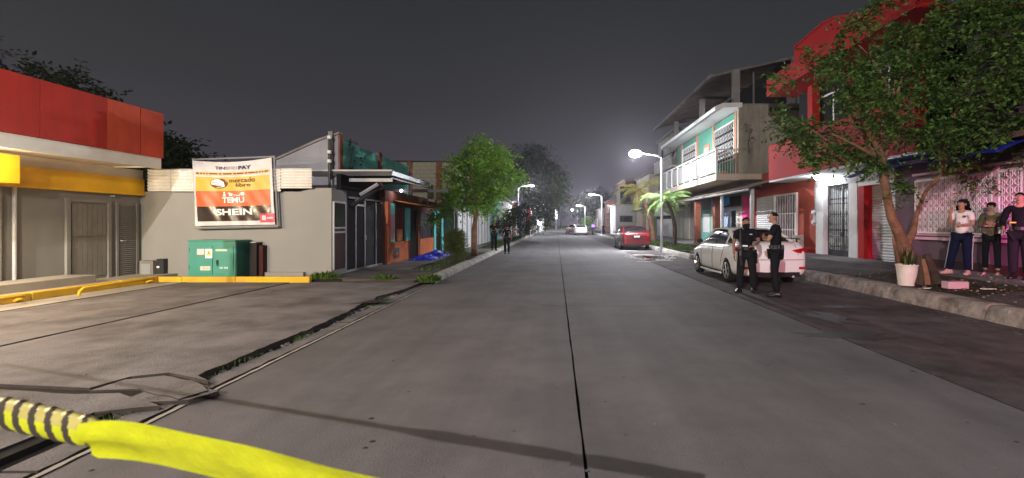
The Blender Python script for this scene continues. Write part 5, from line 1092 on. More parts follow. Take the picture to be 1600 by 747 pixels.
# vine on the teal wall
vn = thing('climbing_vine', 'dark leafy vine climbing the top of the teal wall', 'plant', (-6.5, 15.5, 3.1))
MB().tube([(-6.48, 15.2, 2.9), (-6.47, 15.3, 3.5), (-6.46, 15.5, 4.0)], .02, 5).build('stem', 'bark_dark', vn)
leaves('foliage', 'leaf_dark', [(-6.42, 15.0+i*.33, 3.2+.75*abs(math.sin(i*1.9)), .1, .25, .2) for i in range(3)], vn, .09, 12, .25, 6, .5, 14)
wv = thing('climbing_weed', 'thin weed growing out of the crack in the bare concrete wall of the green house', 'plant', (9.4, 23.9, 5.2))
MB().tube([(9.5, 23.97, 5.0), (9.45, 23.9, 5.6), (9.55, 23.88, 6.2)], .015, 5).build('stem', 'bark_dark', wv); leaves('foliage', 'leaf_bush', [(9.45, 23.9, 5.3, .15, .04, .2), (9.55, 23.88, 5.9, .2, .04, .3), (9.4, 23.9, 6.3, .12, .04, .15)], wv, .08, 9, .22, 5, .4, 15)
# ---- palms
def palm(label, base, top, r, mat, n, L, seed, barkmat='bark_dark', up=.55, group='palms on the right kerb'):
    t = thing('palm_tree', label, 'palm', base, group); q = random.Random(seed)
    p, tp = Vector(base), Vector(top); pts = [p+(tp-p)*(i/10)+Vector((.22*math.sin(math.pi*i/10), 0, 0)) for i in range(11)]
    MB().tube(pts, [r*(1.35-.5*i/10)*(1+.07*(i % 2)) for i in range(11)], 10).build('trunk', barkmat, t, smooth=False)
    MB().ell(top, (r*1.5, r*1.5, r*2.4), 8, 6).build('crown_shaft', 'bark', t)
    for k in range(n):
        a = 6.283*k/n+q.uniform(-.2, .2); e0 = q.uniform(.15, 1.15)*up*1.6; l = L*q.uniform(.75, 1.1); mb = MB(); m = 11
        rp_ = []
        for i in range(m+1):
            s = i/m; el = e0-s*1.7*(1.1-.3*e0); 
            if i == 0: c = Vector(top)
            else: c = c+Vector((math.cos(a)*math.cos(el), math.sin(a)*math.cos(el), math.sin(el)))*(l/m)
            rp_.append(c.copy())
        mb.tube(rp_, [.022*(1-.8*i/m)+.003 for i in range(m+1)], 4)
        sdv = Vector((-math.sin(a), math.cos(a), 0))
        for i in range(1, m*2+1):
            s = i/(m*2); c = rp_[min(int(s*m), m-1)].lerp(rp_[min(int(s*m)+1, m)], s*m-int(s*m)); ll = .36*l/1.6*math.sin(math.pi*(s*.85+.1))+.06; f = (rp_[min(int(s*m)+1, m)]-rp_[min(int(s*m), m-1)]).normalized()
            for sg in (-1, 1):
                tip = c+(sdv*sg*.8+f*.55+Vector((0, 0, -.55+q.uniform(-.15, .15)))).normalized()*ll; w_ = f*.016
                mb.add([c-w_, c+w_, (c+tip)/2+w_*1.3+Vector((0, 0, .02)), tip, (c+tip)/2-w_*1.3+Vector((0, 0, .02))], [(0, 1, 2, 3, 4)])
        mb.build('frond', mat, t)
    return t
palm('yellowing palm with leaning trunk behind the red car', (wx(1021, 34.5), 34.5, ZR), (wx(999, 34.5), 34.5, wz(300, 34.5)), .13, 'palm_yellow', 15, 2.1, 5, 'bark', .75)
palm('green palm with a thin dark trunk beside the nearest lamp post', (wx(1053, 27.6), 27.6, ZR), (wx(1042, 27.6), 27.6, wz(312, 27.6)), .10, 'palm_green', 16, 1.75, 6, 'bark_dark', .55)
palm('short young palm leaning behind the yellow palm', (wx(1014, 36.5), 36.5, ZR), (wx(1008, 36.5), 36.5, wz(325, 36.5)), .09, 'palm_green', 11, 1.5, 8, 'bark_dark', .6)

# ================================================================== CARS
def loft(secs, close=True):
    n = len(secs[0]); vs = [p for s in secs for p in s]; m = len(secs)
    fs = [(i*n+k, i*n+(k+1) % n, (i+1)*n+(k+1) % n, (i+1)*n+k) for i in range(m-1) for k in range(n)]
    fs += [tuple(range(n))[::-1], tuple((m-1)*n+k for k in range(n))]
    return vs, fs
def evaluated(vs, fs, mods):
    me = bpy.data.meshes.new('tmp'); me.from_pydata([tuple(v) for v in vs], [], fs); me.update(); o = bpy.data.objects.new('tmp', me); COL.objects.link(o)
    bm = bmesh.new(); bm.from_mesh(me); bmesh.ops.recalc_face_normals(bm, faces=bm.faces); bm.to_mesh(me); bm.free()
    tmp = []
    for k, a in mods:
        m = o.modifiers.new(k, k)
        for x, y in a.items():
            if x == 'object': tmp.append(y)
            setattr(m, x, y)
    dg = bpy.context.evaluated_depsgraph_get(); dg.update(); r = bpy.data.meshes.new_from_object(o.evaluated_get(dg)); bpy.data.objects.remove(o)
    for t in tmp: bpy.data.objects.remove(t)
    return r
def wrap(me, name, mat, parent, smooth=True):
    me.name = name; me.materials.clear(); me.materials.append(MATS[mat]); me.polygons.foreach_set('use_smooth', [smooth]*len(me.polygons)); o = bpy.data.objects.new(name, me); COL.objects.link(o); o.parent = parent; return o
def sedan(label, paint, loc, rz, plate=None, spoiler=False, group=None, name='parked_car', lights=False):
    """local frame: rear at y=0, front at y=4.45, x across, z up"""
    t = thing(name, label, 'car', (0, 0, 0), group)
    ST = [(0.00, .66, .34, .66, .60), (.03, .76, .27, .84, .66), (.10, .81, .23, 1.00, .68), (.22, .845, .21, 1.085, .68), (.45, .86, .20, 1.10, .68), (.8, .868, .19, 1.06, .66), (1.2, .87, .19, 1.01, .64), (1.9, .87, .19, .99, .62), (2.6, .87, .19, .975, .62), (3.15, .868, .19, .965, .62), (3.55, .862, .20, .92, .64), (3.95, .84, .21, .84, .64), (4.22, .78, .23, .74, .60), (4.38, .68, .27, .64, .54), (4.45, .56, .34, .54, .46)]
    secs = []
    for (y, w, zb, zs, zm) in ST:
        half = [(w*.70, zb), (w*.95, zb+.05), (w, zb+.18), (w, zm), (w*.985, zm+(zs-zm)*.55), (w*.93, zs-.03), (w*.80, zs), (w*.35, zs+.018)]
        secs.append([(x, y, z) for x, z in half]+[(-x, y, z) for x, z in reversed(half)])
    vs, fs = loft(secs); cyl = []
    for y in (.98, 3.58):
        me = bpy.data.meshes.new('c'); mb = MB(); mb.lathe([(.345, -1.2), (.345, 1.2)], (0, y, .31), 28, 'x'); me.from_pydata(mb.v, [], mb.f); bm = bmesh.new(); bm.from_mesh(me); bmesh.ops.recalc_face_normals(bm, faces=bm.faces); bm.to_mesh(me); bm.free()
        c = bpy.data.objects.new('c', me); COL.objects.link(c); c.hide_render = True; cyl.append(c)
    me = evaluated(vs, fs, [('SUBSURF', dict(levels=1, render_levels=1))]+[('BOOLEAN', dict(object=c, operation='DIFFERENCE', solver='EXACT')) for c in cyl])
    body = wrap(me, 'body', paint, t); 
    try: me.set_sharp_from_angle(angle=math.radians(38))
    except Exception: pass
    MB().box(-.70, .70, .55, 4.1, .20, .62).build('chassis', 'black_plastic', t, local=True)
    # greenhouse: dark glass volume and a painted roof with pillars over it
    def sec(y, zt, wt, zbelt, wb): return [(wb, y, zbelt), (wb*.985, y, zbelt+(zt-zbelt)*.3), (wt+(wb-wt)*.12, y, zbelt+(zt-zbelt)*.86), (wt*.86, y, zt), (wt*.4, y, zt+.012), (-wt*.4, y, zt+.012), (-wt*.86, y, zt), (-(wt+(wb-wt)*.12), y, zbelt+(zt-zbelt)*.86), (-wb*.985, y, zbelt+(zt-zbelt)*.3), (-wb, y, zbelt)]
    GS = [(.52, 1.09, .70, 1.03, .74), (.95, 1.26, .66, 1.0, .79), (1.32, 1.38, .62, .98, .80), (1.75, 1.42, .60, .96, .81), (2.3, 1.43, .60, .95, .81), (2.65, 1.40, .60, .95, .80), (3.0, 1.21, .65, .95, .79), (3.38, .98, .70, .93, .76)]
    vs, fs = loft([sec(*s) for s in GS]); me = evaluated(vs, fs, [('SUBSURF', dict(levels=1, render_levels=1))]); wrap(me, 'glass', 'glass_dark', t)
    # roof skin
    RS = [(1.26, 1.385, .60), (1.75, 1.437, .585), (2.3, 1.447, .585), (2.68, 1.412, .585)]
    vs = []; 
    for y, z, w in RS: vs += [(-w, y, z-.045), (-w*.9, y, z-.008), (-w*.4, y, z+.010), (w*.4, y, z+.010), (w*.9, y, z-.008), (w, y, z-.045)]
    MB().add(vs, [(i*6+k, i*6+k+1, (i+1)*6+k+1, (i+1)*6+k) for i in range(3) for k in range(5)]).build('roof', paint, t, smooth=True, local=True)
    for s in (-1, 1):
        def pillar(pts, w=.05, mt=paint, nm='pillar'):
            MB().tube([(s*x, y, z) for x, y, z in pts], w, 4, flat=.55).build(nm, mt, t, local=True)
        pillar([(.735, .52, 1.06), (.70, .88, 1.20), (.635, 1.28, 1.36)], .065); pillar([(.60, 2.68, 1.385), (.675, 3.05, 1.17), (.745, 3.42, .95)], .032); pillar([(.795, 2.02, .98), (.635, 1.98, 1.395)], .028, 'black_plastic')
        pillar([(.605, 1.28, 1.372), (.595, 1.75, 1.41), (.595, 2.3, 1.418), (.60, 2.68, 1.388)], .03); pillar([(.80, .62, 1.035), (.825, 1.2, 1.00), (.825, 2.2, .985), (.81, 3.3, .965)], .020, paint, 'belt_line')
        pillar([(.79, 1.15, 1.01), (.69, 1.12, 1.25)], .045)
        mr = MB().ell((s*.93, 3.05, 1.04), (.095, .06, .07), 10, 6).build('mirror', 'black_plastic' if paint == 'car_white' else paint, t, smooth=True, local=True); MB().tube([(s*.82, 3.08, 1.0), (s*.88, 3.06, 1.02)], .02, 5).build('mirror_arm', 'black_plastic', t, local=True)
        for y in (1.32, 2.22): MB().tube([(s*.872, y, .86), (s*.89, y+.02, .86), (s*.89, y+.16, .86), (s*.872, y+.18, .86)], .013, 5).build('door_handle', paint, t, local=True)
        for pts in ([(.868, 2.08, .30), (.877, 2.08, .62), (.862, 2.08, .95)], [(.868, 3.10, .30), (.876, 3.12, .62), (.858, 3.15, .93)], [(.868, 1.42, .42), (.877, 1.30, .68), (.862, 1.12, .98)]):
            MB().tube([(s*x, y, z) for x, y, z in pts], .006, 4).build('door_seam', 'black_plastic', t, local=True)
        MB().tube([(s*.862, .55+.85, .215), (s*.866, 2.2, .20), (s*.862, 3.15, .215)], .03, 5).build('sill_trim', paint, t, local=True)
        # lamps
        tl = MB(); prof = [(.44, .905), (.60, .935), (.78, .955), (.86, .925), (.80, .83), (.66, .82), (.52, .85)]
        tl.prism([(s*x, -.0+(.16*max(0, (x-.45)/.45)**2), z) for x, z in (prof if s < 0 else prof[::-1])], (s*-.0, .10, 0)); tl.add([(s*.80, .12, .955), (s*.852, .32, .965), (s*.872, .44, .945), (s*.872, .36, .88), (s*.84, .16, .835), (s*.78, .08, .85), (s*.79, .2, .9)], [(0, 1, 2, 3, 4, 5), ])
        tl.build('tail_light', 'tail_lens', t, local=True)
        MB().box(*sorted((s*.60, s*.76)), .0, .06, .43, .49).build('reflector', 'tail_lens', t, local=True)
        hl = MB().ell((s*.63, 4.17, .69), (.17, .20, .075), 10, 6).build('headlight', 'head_lens', t, smooth=True, local=True)
    # wheels
    for y in (.98, 3.58):
        for s in (-1, 1):
            W = MB().lathe([(.19, -.095), (.285, -.10), (.308, -.085), (.312, -.05), (.312, .05), (.308, .085), (.285, .10), (.19, .095)], (0, 0, 0), 28, 'x').build('wheel', 'tyre', t, smooth=True, local=True); W.location = (s*.765, y, .315)
            rim = MB().lathe([(.0, 0), (.205, -.0), (.215, s*.055), (.200, s*.060), (.185, s*.012), (.0, s*.005)], (s*.045, 0, 0), 24, 'x'); rim.build('rim', 'alloy', W, local=True)
            for k in range(5):
                a = 6.283*k/5; MB().tube([(s*.085, .03*math.cos(a), .03*math.sin(a)), (s*.10, .2*math.cos(a+.08), .2*math.sin(a+.08))], [.030, .022], 4, flat=.6).build('spoke', 'alloy', W, local=True)
            MB().lathe([(0, s*.07), (.04, s*.08), (.04, s*.11), (0, s*.115)], (0, 0, 0), 10, 'x').build('hub_cap', 'alloy', W, local=True)
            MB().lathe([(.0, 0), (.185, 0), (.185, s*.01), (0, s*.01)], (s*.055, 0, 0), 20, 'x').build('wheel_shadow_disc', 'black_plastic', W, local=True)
    # rear and front details
    MB().box(-.27, .27, -.012, .03, .74, .87).build('plate_recess', 'black_plastic' if paint != 'car_white' else paint, t, local=True)
    pb = MB().box(-.17, .17, -.022, -.013, .755, .86).build('licence_plate', 'plate', t, local=True)
    for i in range(6): MB().box(-.13+.045*i, -.10+.045*i, -.0245, -.0225, .79, .83).build('plate_mark', 'ink_grey', pb, local=True)
    MB().tube([(-.74, .035, .67), (-.6, -.004, .665), (0, -.008, .662), (.6, -.004, .665), (.74, .035, .67)], .006, 4).build('bumper_seam', 'black_plastic', t, local=True)
    MB().tube([(-.60, .02, .67), (-.585, .03, .80), (-.55, .12, 1.03)], .005, 4).build('boot_seam', 'black_plastic', t, local=True); MB().tube([(.60, .02, .67), (.585, .03, .80), (.55, .12, 1.03)], .005, 4).build('boot_seam', 'black_plastic', t, local=True)
    MB().box(-.62, .62, .01, .14, .245, .36).build('rear_valance', 'black_plastic', t, local=True); MB().tube([(.45, -.01, .25), (.45, .25, .25)], .03, 8).build('exhaust', 'galv', t, local=True)
    MB().ell((0, .012, .955), (.045, .012, .035), 10, 5).build('badge', 'alloy', t, local=True)
    MB().box(-.45, .45, 4.40, 4.462, .36, .52).build('grille', 'black_plastic', t, local=True)
    if spoiler:
        MB().tube([(-.70, .20, 1.17), (-.55, .12, 1.195), (0, .09, 1.205), (.55, .12, 1.195), (.70, .20, 1.17)], .030, 6, flat=.45).build('spoiler', 'black_plastic', t, local=True)
        for s in (-1, 1): MB().tube([(s*.62, .18, 1.08), (s*.62, .17, 1.18)], .02, 5).build('spoiler_foot', 'black_plastic', t, local=True)
    t.location = loc; t.rotation_euler = (0, 0, rz)
    return t
WCAR = sedan('white sedan with a black boot spoiler parked along the right kerb behind the officers', 'car_white', (5.40, 12.0, 0), math.radians(.5), spoiler=True)
RCAR = sedan('dark red sedan parked before the palms further down the right kerb', 'car_red', (4.75, 28.6, 0), math.radians(0.5), name='parked_car')
c_ = copy_thing(WCAR, (3.4, 66, 0), 0, 'far white car parked near the second right street lamp')
c_ = copy_thing(RCAR, (2.9, 78, 0), 0.12, 'far red car standing in the road beyond the white one')
PC = sedan('dark patrol car with a light bar parked behind the photographer', 'car_black', (6.6, -7.5, 0), math.radians(-8), name='patrol_car')
lbx = MB().box(-.55, .55, 1.8, 2.05, 1.46, 1.56).build('light_bar', 'black_plastic', PC, local=True)
MB().box(-.54, -.05, 1.79, 2.06, 1.561, 1.64).build('red_beacon', 'beacon_red', lbx, local=True); MB().box(.05, .54, 1.79, 2.06, 1.561, 1.64).build('blue_beacon', 'beacon_blue', lbx, local=True)
lamp('red_beacon_light', (6.1, -5.2, 1.9), 3000, (1.0, .05, .16), .12, spot=52, rot=(math.radians(69), 0, math.radians(-14)), blend=.25)
lamp('pink_flasher_light', (6.4, -5.2, 1.95), 21000, (1.0, .16, .60), .12, spot=20, rot=(math.radians(86), 0, math.radians(-19)), blend=.5)
# far patrol lights
bp = thing('police_motorcycle', 'distant police vehicle glowing violet by the second right lamp post', 'police vehicle', (5.5, 70, 0))
MB().ell((5.3, 70, .95), (.28, .85, .22), 10, 6).build('body', 'car_black', bp, smooth=True); [MB().lathe([(.2, -.06), (.3, -.05), (.3, .05), (.2, .06)], (5.3, y, .3), 16, 'x').build('wheel', 'tyre', bp) for y in (69.3, 70.7)]
MB().tube([(5.0, 70.4, 1.2), (5.6, 70.4, 1.2)], .025, 6).build('handlebar', 'black_iron', bp); MB().ell((5.3, 69.6, 1.3), (.22, .1, .16), 8, 6).build('beacon', 'beacon_blue', bp); MB().tube([(5.3, 69.6, 1.0), (5.3, 69.6, 1.2)], .03, 6).build('beacon_mast', 'black_iron', bp)
lamp('violet_beacon_light', (5.3, 69.2, 1.5), 90, (.35, .15, 1.0), .15, bp)
# ================================================================== PEOPLE
def skin_mesh(joints, bones, root, sub=2):
    """joints: name -> (pos, rx, ry); grows one continuous surface"""
    names = list(joints); idx = {n: i for i, n in enumerate(names)}
    me = bpy.data.meshes.new('sk'); me.from_pydata([tuple(joints[n][0]) for n in names], [(idx[a], idx[b]) for a, b in bones], []); o = bpy.data.objects.new('sk', me); COL.objects.link(o)
    m = o.modifiers.new('s', 'SKIN'); m.use_smooth_shade = True; m.branch_smoothing = .4
    sv = me.skin_vertices[0].data
    for n in names:
        sv[idx[n]].radius = (joints[n][1], joints[n][2]); sv[idx[n]].use_root = (n == root)
    s = o.modifiers.new('u', 'SUBSURF'); s.levels = sub; s.render_levels = sub
    dg = bpy.context.evaluated_depsgraph_get(); dg.update(); r = bpy.data.meshes.new_from_object(o.evaluated_get(dg)); bpy.data.objects.remove(o); return r
def mesh_to_mb(me, mb):
    mb.add([v.co.copy() for v in me.vertices], [tuple(p.vertices) for p in me.polygons]); bpy.data.meshes.remove(me)
def hand(mb, wrist, dirv, palmn, curl=.5, s=1.0, thumb=1):
    """palm, five unequal bent fingers and a thumb from the side of the palm"""
    w0, d, n = Vector(wrist), Vector(dirv).normalized(), Vector(palmn).normalized(); n = (n-d*n.dot(d)).normalized(); a = d.cross(n)
    rot = Matrix((a, d, n)).transposed()
    mb.ell(w0+d*.045*s, (.040*s, .055*s, .017*s), 8, 6, rot)
    for i, (off, ln) in enumerate(((-.029, .062), (-.010, .074), (.009, .070), (.027, .055))):
        p0 = w0+d*.085*s+a*off*s; p = [p0]; ang = 0
        for k in range(3):
            ang += curl*(.55+.1*i)*(.8 if k == 0 else 1); dd = d*math.cos(ang)+n*math.sin(ang); p.append(p[-1]+dd*ln*s*(.42, .32, .26)[k])
        mb.tube(p, [.0095*s, .009*s, .008*s, .0055*s], 6)
    b = w0+d*.025*s-a*.034*thumb*s; mb.tube([b, b+(d*.5-a*thumb*.75+n*.3).normalized()*.035*s, b+(d*.9-a*thumb*.45+n*.5).normalized()*.062*s], [.012*s, .0105*s, .007*s], 6)
def person(label, loc, yaw, h=1.75, pose=None, shirt='uniform', sleeve='short', trouser='trouser_dark', shoe='leather', skin='skin', hair='short', mask=None, female=False, head_yaw=0.0, extra=(), detail=True, group=None, curl=(.5, .5), stripe=None, vest=None, barefoot=False, shirtlong=.88, trw=1.0):
    """local frame: the person faces -y, x+ is the camera's right when unturned. R = x+, L = x-."""
    k = h/1.75; t = thing('person', label, 'person', (0, 0, 0), group)
    sh, hp = (.165, .095) if female else (.195, .092)
    J = dict(pelvis=(0, 0, .93), spine=(0, .0, 1.08), chest=(0, .01, 1.27), neckb=(0, .01, 1.43), neck=(0, -.0, 1.50), jaw=(0, -.022, 1.555), headm=(0, -.012, 1.62), headt=(0, .0, 1.69),
             shR=(sh, .01, 1.405), elR=(sh+.06, .02, 1.12), wrR=(sh+.07, -.04, .87), shL=(-sh, .01, 1.405), elL=(-sh-.06, .02, 1.12), wrL=(-sh-.07, -.04, .87),
             hipR=(hp, 0, .88), knR=(hp+.015, -.015, .49), anR=(hp+.02, .02, .09), hipL=(-hp, 0, .88), knL=(-hp-.015, -.015, .49), anL=(-hp-.02, .02, .09))
    toe = dict(R=(.03, -1, 0), L=(-.03, -1, 0)); hd = {}
    for a, b in (pose or {}).items():
        if a.startswith('toe'): toe[a[3]] = b
        elif a.startswith('hand'): hd[a[4]] = b
        else: J[a] = b
    J = {a: Vector(b)*k for a, b in J.items()}
    f = .9 if female else 1.0
    RAD = dict(pelvis=(.125*f, .105), spine=(.115*f, .09), chest=(.135*f, .105), neckb=(.075*f, .07), neck=(.052*f, .054), jaw=(.058, .066), headm=(.076, .090), headt=(.058, .068), shR=(.058*f, .058), elR=(.040*f, .040), wrR=(.026, .028), hipR=(.086, .09), knR=(.056, .058), anR=(.038, .042))
    for a in list(RAD):
        if a.endswith('R'): RAD[a[:-1]+'L'] = RAD[a]
    B = [('pelvis', 'spine'), ('spine', 'chest'), ('chest', 'neckb'), ('neckb', 'neck'), ('neck', 'jaw'), ('jaw', 'headm'), ('headm', 'headt'), ('neckb', 'shR'), ('shR', 'elR'), ('elR', 'wrR'), ('neckb', 'shL'), ('shL', 'elL'), ('elL', 'wrL'), ('pelvis', 'hipR'), ('hipR', 'knR'), ('knR', 'anR'), ('pelvis', 'hipL'), ('hipL', 'knL'), ('knL', 'anL')]
    body = MB(); mesh_to_mb(skin_mesh({a: (J[a], RAD[a][0]*k, RAD[a][1]*k) for a in J}, B, 'pelvis'), body)
    for s in 'RL':
        sg = 1 if s == 'R' else -1; d = (J['wr'+s]-J['el'+s]); dv, pn = hd.get(s, (d, (-sg, -.2, 0))); hand(body, J['wr'+s], dv, pn, curl[0 if s == 'R' else 1], k, thumb=sg)
        if barefoot: q = J['an'+s]; td = Vector(toe[s]).normalized(); body.tube([q+Vector((0, 0, -.045*k))-td*.04, q+td*.06+Vector((0, 0, -.055*k)), q+td*.17+Vector((0, 0, -.07*k))], [.034, .036, .024], 8, flat=.7)
    hc = J['headm']; jw = J['jaw']; hr = Matrix.Rotation(head_yaw, 3, 'Z')
    def hp_(x, y, z): return hc+hr @ Vector((x, y, z))*k
    body.ell(hp_(0, -.09, -.012), (.013, .022, .020), 7, 5, hr); body.tube([hp_(0, -.078, .022), hp_(0, -.095, -.004)], [.007, .011], 6)
    body.ell(hp_(0, -.045, -.085), (.036, .042, .028), 8, 5, hr)
    for s in (-1, 1): body.ell(hp_(s*.080, .01, -.01), (.010, .020, .030), 7, 5, hr)
    bo = body.build('body', skin, t, smooth=True, local=True)
    if detail:
        for s in (-1, 1):
            MB().ell(hp_(s*.031, -.083, .016), (.013, .007, .006), 7, 5, hr).build('eye', 'ink_white', t, local=True); MB().ell(hp_(s*.031, -.090, .016), (.0045, .003, .0045), 6, 4, hr).build('iris', 'hair', t, local=True)
            MB().tube([hp_(s*.017, -.088, .034), hp_(s*.033, -.090, .038), hp_(s*.050, -.078, .034)], .003, 5).build('eyebrow', 'hair', t, local=True)
        if not mask: MB().tube([hp_(-.022, -.084, -.052), hp_(0, -.092, -.050), hp_(.022, -.084, -.052)], .006, 5).build('mouth', 'clay_column', t, local=True)
    # hair
    hb = MB()
    if hair == 'short':
        for a in range(0, 12):
            for b in range(4):
                th = a*.5236; ph = .25+b*.36
                if math.sin(th) < -.3 and ph > .55: continue
                hb.ell(hp_(.066*math.sin(ph)*math.cos(th), .012+.080*math.sin(ph)*math.sin(th), .022+.074*math.cos(ph)), (.024, .024, .018), 6, 4, hr)
    elif hair == 'long':
        qq = random.Random(3)
        hb.ell(hp_(0, .035, .05), (.092, .095, .068), 12, 8, hr)
        for i in range(60):
            th = qq.uniform(.25, 2.9); z = qq.uniform(-.20, .06); r_ = .10+.035*min(1, -z*6+.2)*qq.uniform(.6, 1.2)
            hb.ell(hp_(r_*math.cos(th), .015+r_*math.sin(th), z), (.032, .032, .045), 6, 4, hr)
    elif hair == 'bun':
        hb.ell(hp_(0, .02, .035), (.088, .098, .075), 12, 8, hr); hb.ell(hp_(0, .11, .03), (.045, .04, .045), 8, 6, hr)
    if hair: hb.build('hair', 'hair', t, smooth=True, local=True)
    if mask:
        MB().tube([hp_(0, .005, -.045), jw+Vector((0, .012, -.015))*k, J['neck']+Vector((0, .0, -.01)), J['neckb']+Vector((0, 0, -.02))], [.080*k, .092*k, .072*k, .084*k], 12).build('neck_gaiter', mask, t, smooth=True, local=True)
    # clothing over the body
    top = {a: J[a] for a in ('spine', 'chest', 'neckb', 'shR', 'shL')}; top['pelvis'] = Vector((J['pelvis'].x, J['pelvis'].y, shirtlong*k)); RT_ = dict(pelvis=(.148*f, .128), spine=(.138*f, .115), chest=(.158*f, .127), neckb=(.082*f, .082), shR=(.076*f, .076), shL=(.076*f, .076), elR=(.058*f, .058), elL=(.058*f, .058), wrR=(.042, .042), wrL=(.042, .042))
    bones = [('pelvis', 'spine'), ('spine', 'chest'), ('chest', 'neckb'), ('neckb', 'shR'), ('neckb', 'shL')]
    for s in 'RL':
        if sleeve == 'long': top['el'+s] = J['el'+s]; top['wr'+s] = J['wr'+s].lerp(J['el'+s], .08); bones += [('sh'+s, 'el'+s), ('el'+s, 'wr'+s)]
        elif sleeve: top['el'+s] = J['sh'+s].lerp(J['el'+s], .68); bones += [('sh'+s, 'el'+s)]
    wrap(skin_mesh({a: (top[a], RT_[a][0]*k, RT_[a][1]*k) for a in top}, bones, 'pelvis'), 'shirt', shirt, t)
    low = dict(pelvis=J['pelvis']); RL_ = dict(pelvis=(.142*f, .122)); bones = []
    for s in 'RL':
        low['hip'+s] = J['hip'+s]; low['kn'+s] = J['kn'+s]; low['an'+s] = J['an'+s]+Vector((0, 0, (.0 if not barefoot else .04)*k)); RL_['hip'+s] = (.104*trw, .108*trw); RL_['kn'+s] = (.080*trw, .082*trw); RL_['an'+s] = (.066*trw, .070*trw); bones += [('pelvis', 'hip'+s), ('hip'+s, 'kn'+s), ('kn'+s, 'an'+s)]
    wrap(skin_mesh({a: (low[a], RL_[a][0]*k, RL_[a][1]*k) for a in low}, bones, 'pelvis'), 'trousers', trouser, t)
    if stripe:
        for s, sg in (('R', 1), ('L', -1)):
            o = Vector((sg*.088*k*trw, 0, 0)); MB().tube([J['hip'+s]+o*1.3, J['kn'+s]+o, J['an'+s]+o*.85+Vector((0, 0, .04))], .012, 5, flat=.6).build('side_stripe', stripe, t, local=True)
    for s in 'RL':
        q = J['an'+s]; td = Vector(toe[s]).normalized(); sd = Vector((-td.y, td.x, 0))
        g = q.z-.088*k; mb = MB(); n = 7; vs = []
        for i in range(n):
            u = i/(n-1); c = q+td*(-.075+.27*u)*k; wd = (.036, .042, .042, .044, .050, .046, .026)[i]*k; hh = (.085, .115, .12, .095, .065, .052, .035)[i]*k
            if barefoot: hh = .016*k
            for (x, z) in ((-wd, 0), (-wd, hh*.5), (-wd*.6, hh), (wd*.6, hh), (wd, hh*.5), (wd, 0)): vs.append(Vector((c.x, c.y, g))+sd*x+Vector((0, 0, z)))
        mb.add(vs, [(i*6+j, i*6+(j+1) % 6, (i+1)*6+(j+1) % 6, (i+1)*6+j) for i in range(n-1) for j in range(6)]+[tuple(range(6))[::-1], tuple((n-1)*6+j for j in range(6))]).build('sandal' if barefoot else 'shoe', shoe, t, smooth=not barefoot, local=True)
    if vest:
        wrap(skin_mesh({a: (b, r1*k, r2*k) for a, b, r1, r2 in (('a', J['spine']+Vector((0, 0, -.03)), .150, .132), ('b', J['chest'], .168, .146), ('c', J['neckb']+Vector((0, 0, -.07)), .125, .105))}, [('a', 'b'), ('b', 'c')], 'a'), 'vest', vest, t)
    for e_ in extra: e_(t, J, k)
    t.location = loc; t.rotation_euler = (0, 0, yaw); return t
def belt(t, J, k):
    p = J['pelvis']; b = MB().lathe([(.128, -.03), (.156, -.03), (.158, .03), (.130, .03)], (p.x, p.y, p.z+.08*k), 20); b.v = [(x, (y-p.y)*.88+p.y, z) for x, y, z in b.v]; o = b.build('duty_belt', 'leather', t, smooth=False, local=True)
    for a, s in ((.6, 1), (1.3, .8), (2.0, .9), (2.7, 1), (3.9, .8), (-.4, .7)):
        x, y = p.x+.165*math.cos(a), p.y+.145*math.sin(a); MB().box(x-.03*s, x+.03*s, y-.022, y+.022, p.z+.02*k, p.z+.12*k).build('pouch', 'leather', o, bevel=.006, local=True)
def holster(sx, sy=0.0):
    def f(t, J, k):
        p = J['hipR' if sx > 0 else 'hipL']; x = p.x+sx*.115; MB().tube([(x, p.y+sy, p.z+.03), (x+sx*.01, p.y+sy+.01, p.z-.20)], [.045, .026], 8, flat=.6).build('holster', 'leather', t, local=True); MB().tube([(x, p.y+sy, p.z+.03), (x, p.y+sy-.05, p.z+.11)], .018, 6).build('pistol_grip', 'black_iron', t, local=True)
        MB().tube([(x-sx*.05, p.y+sy, p.z-.12), (x+sx*.02, p.y+sy+.09, p.z-.14)], .014, 5).build('leg_strap', 'leather', t, local=True)
    return f
def badge(pts, mat='ink_white', nm='badge'):
    def f(t, J, k):
        for (x, y, z, w_, h_) in pts: MB().box(x-w_, x+w_, y-.006, y+.006, z-h_, z+h_).build(nm, mat, t, local=True)
    return f
def rifle(x, y, z):
    def f(t, J, k):
        r = MB().tube([(x, y, z+.46), (x+.005, y, z+.28)], .013, 7).build('rifle', 'black_iron', t, local=True)
        MB().tube([(x+.005, y, z+.38), (x+.01, y, z+.10)], [.024, .026], 8).build('handguard', 'leather', r, local=True); MB().box(x-.022, x+.026, y-.03, y+.03, z-.12, z+.12).build('receiver', 'black_iron', r, bevel=.005, local=True)
        MB().tube([(x+.01, y, z-.11), (x+.03, y, z-.34)], [.022, .036], 6).build('stock', 'leather', r, local=True); MB().tube([(x, y-.03, z+.02), (x-.03, y-.13, z+.05)], .018, 4).build('magazine', 'black_iron', r, local=True)
        MB().tube([(x, y+.0, z+.5), (.0, -.15, 1.40*k), (.14, -.06, 1.44*k), (.16, .1, 1.36*k)], .011, 4).build('sling', 'leather', r, local=True)
    return f
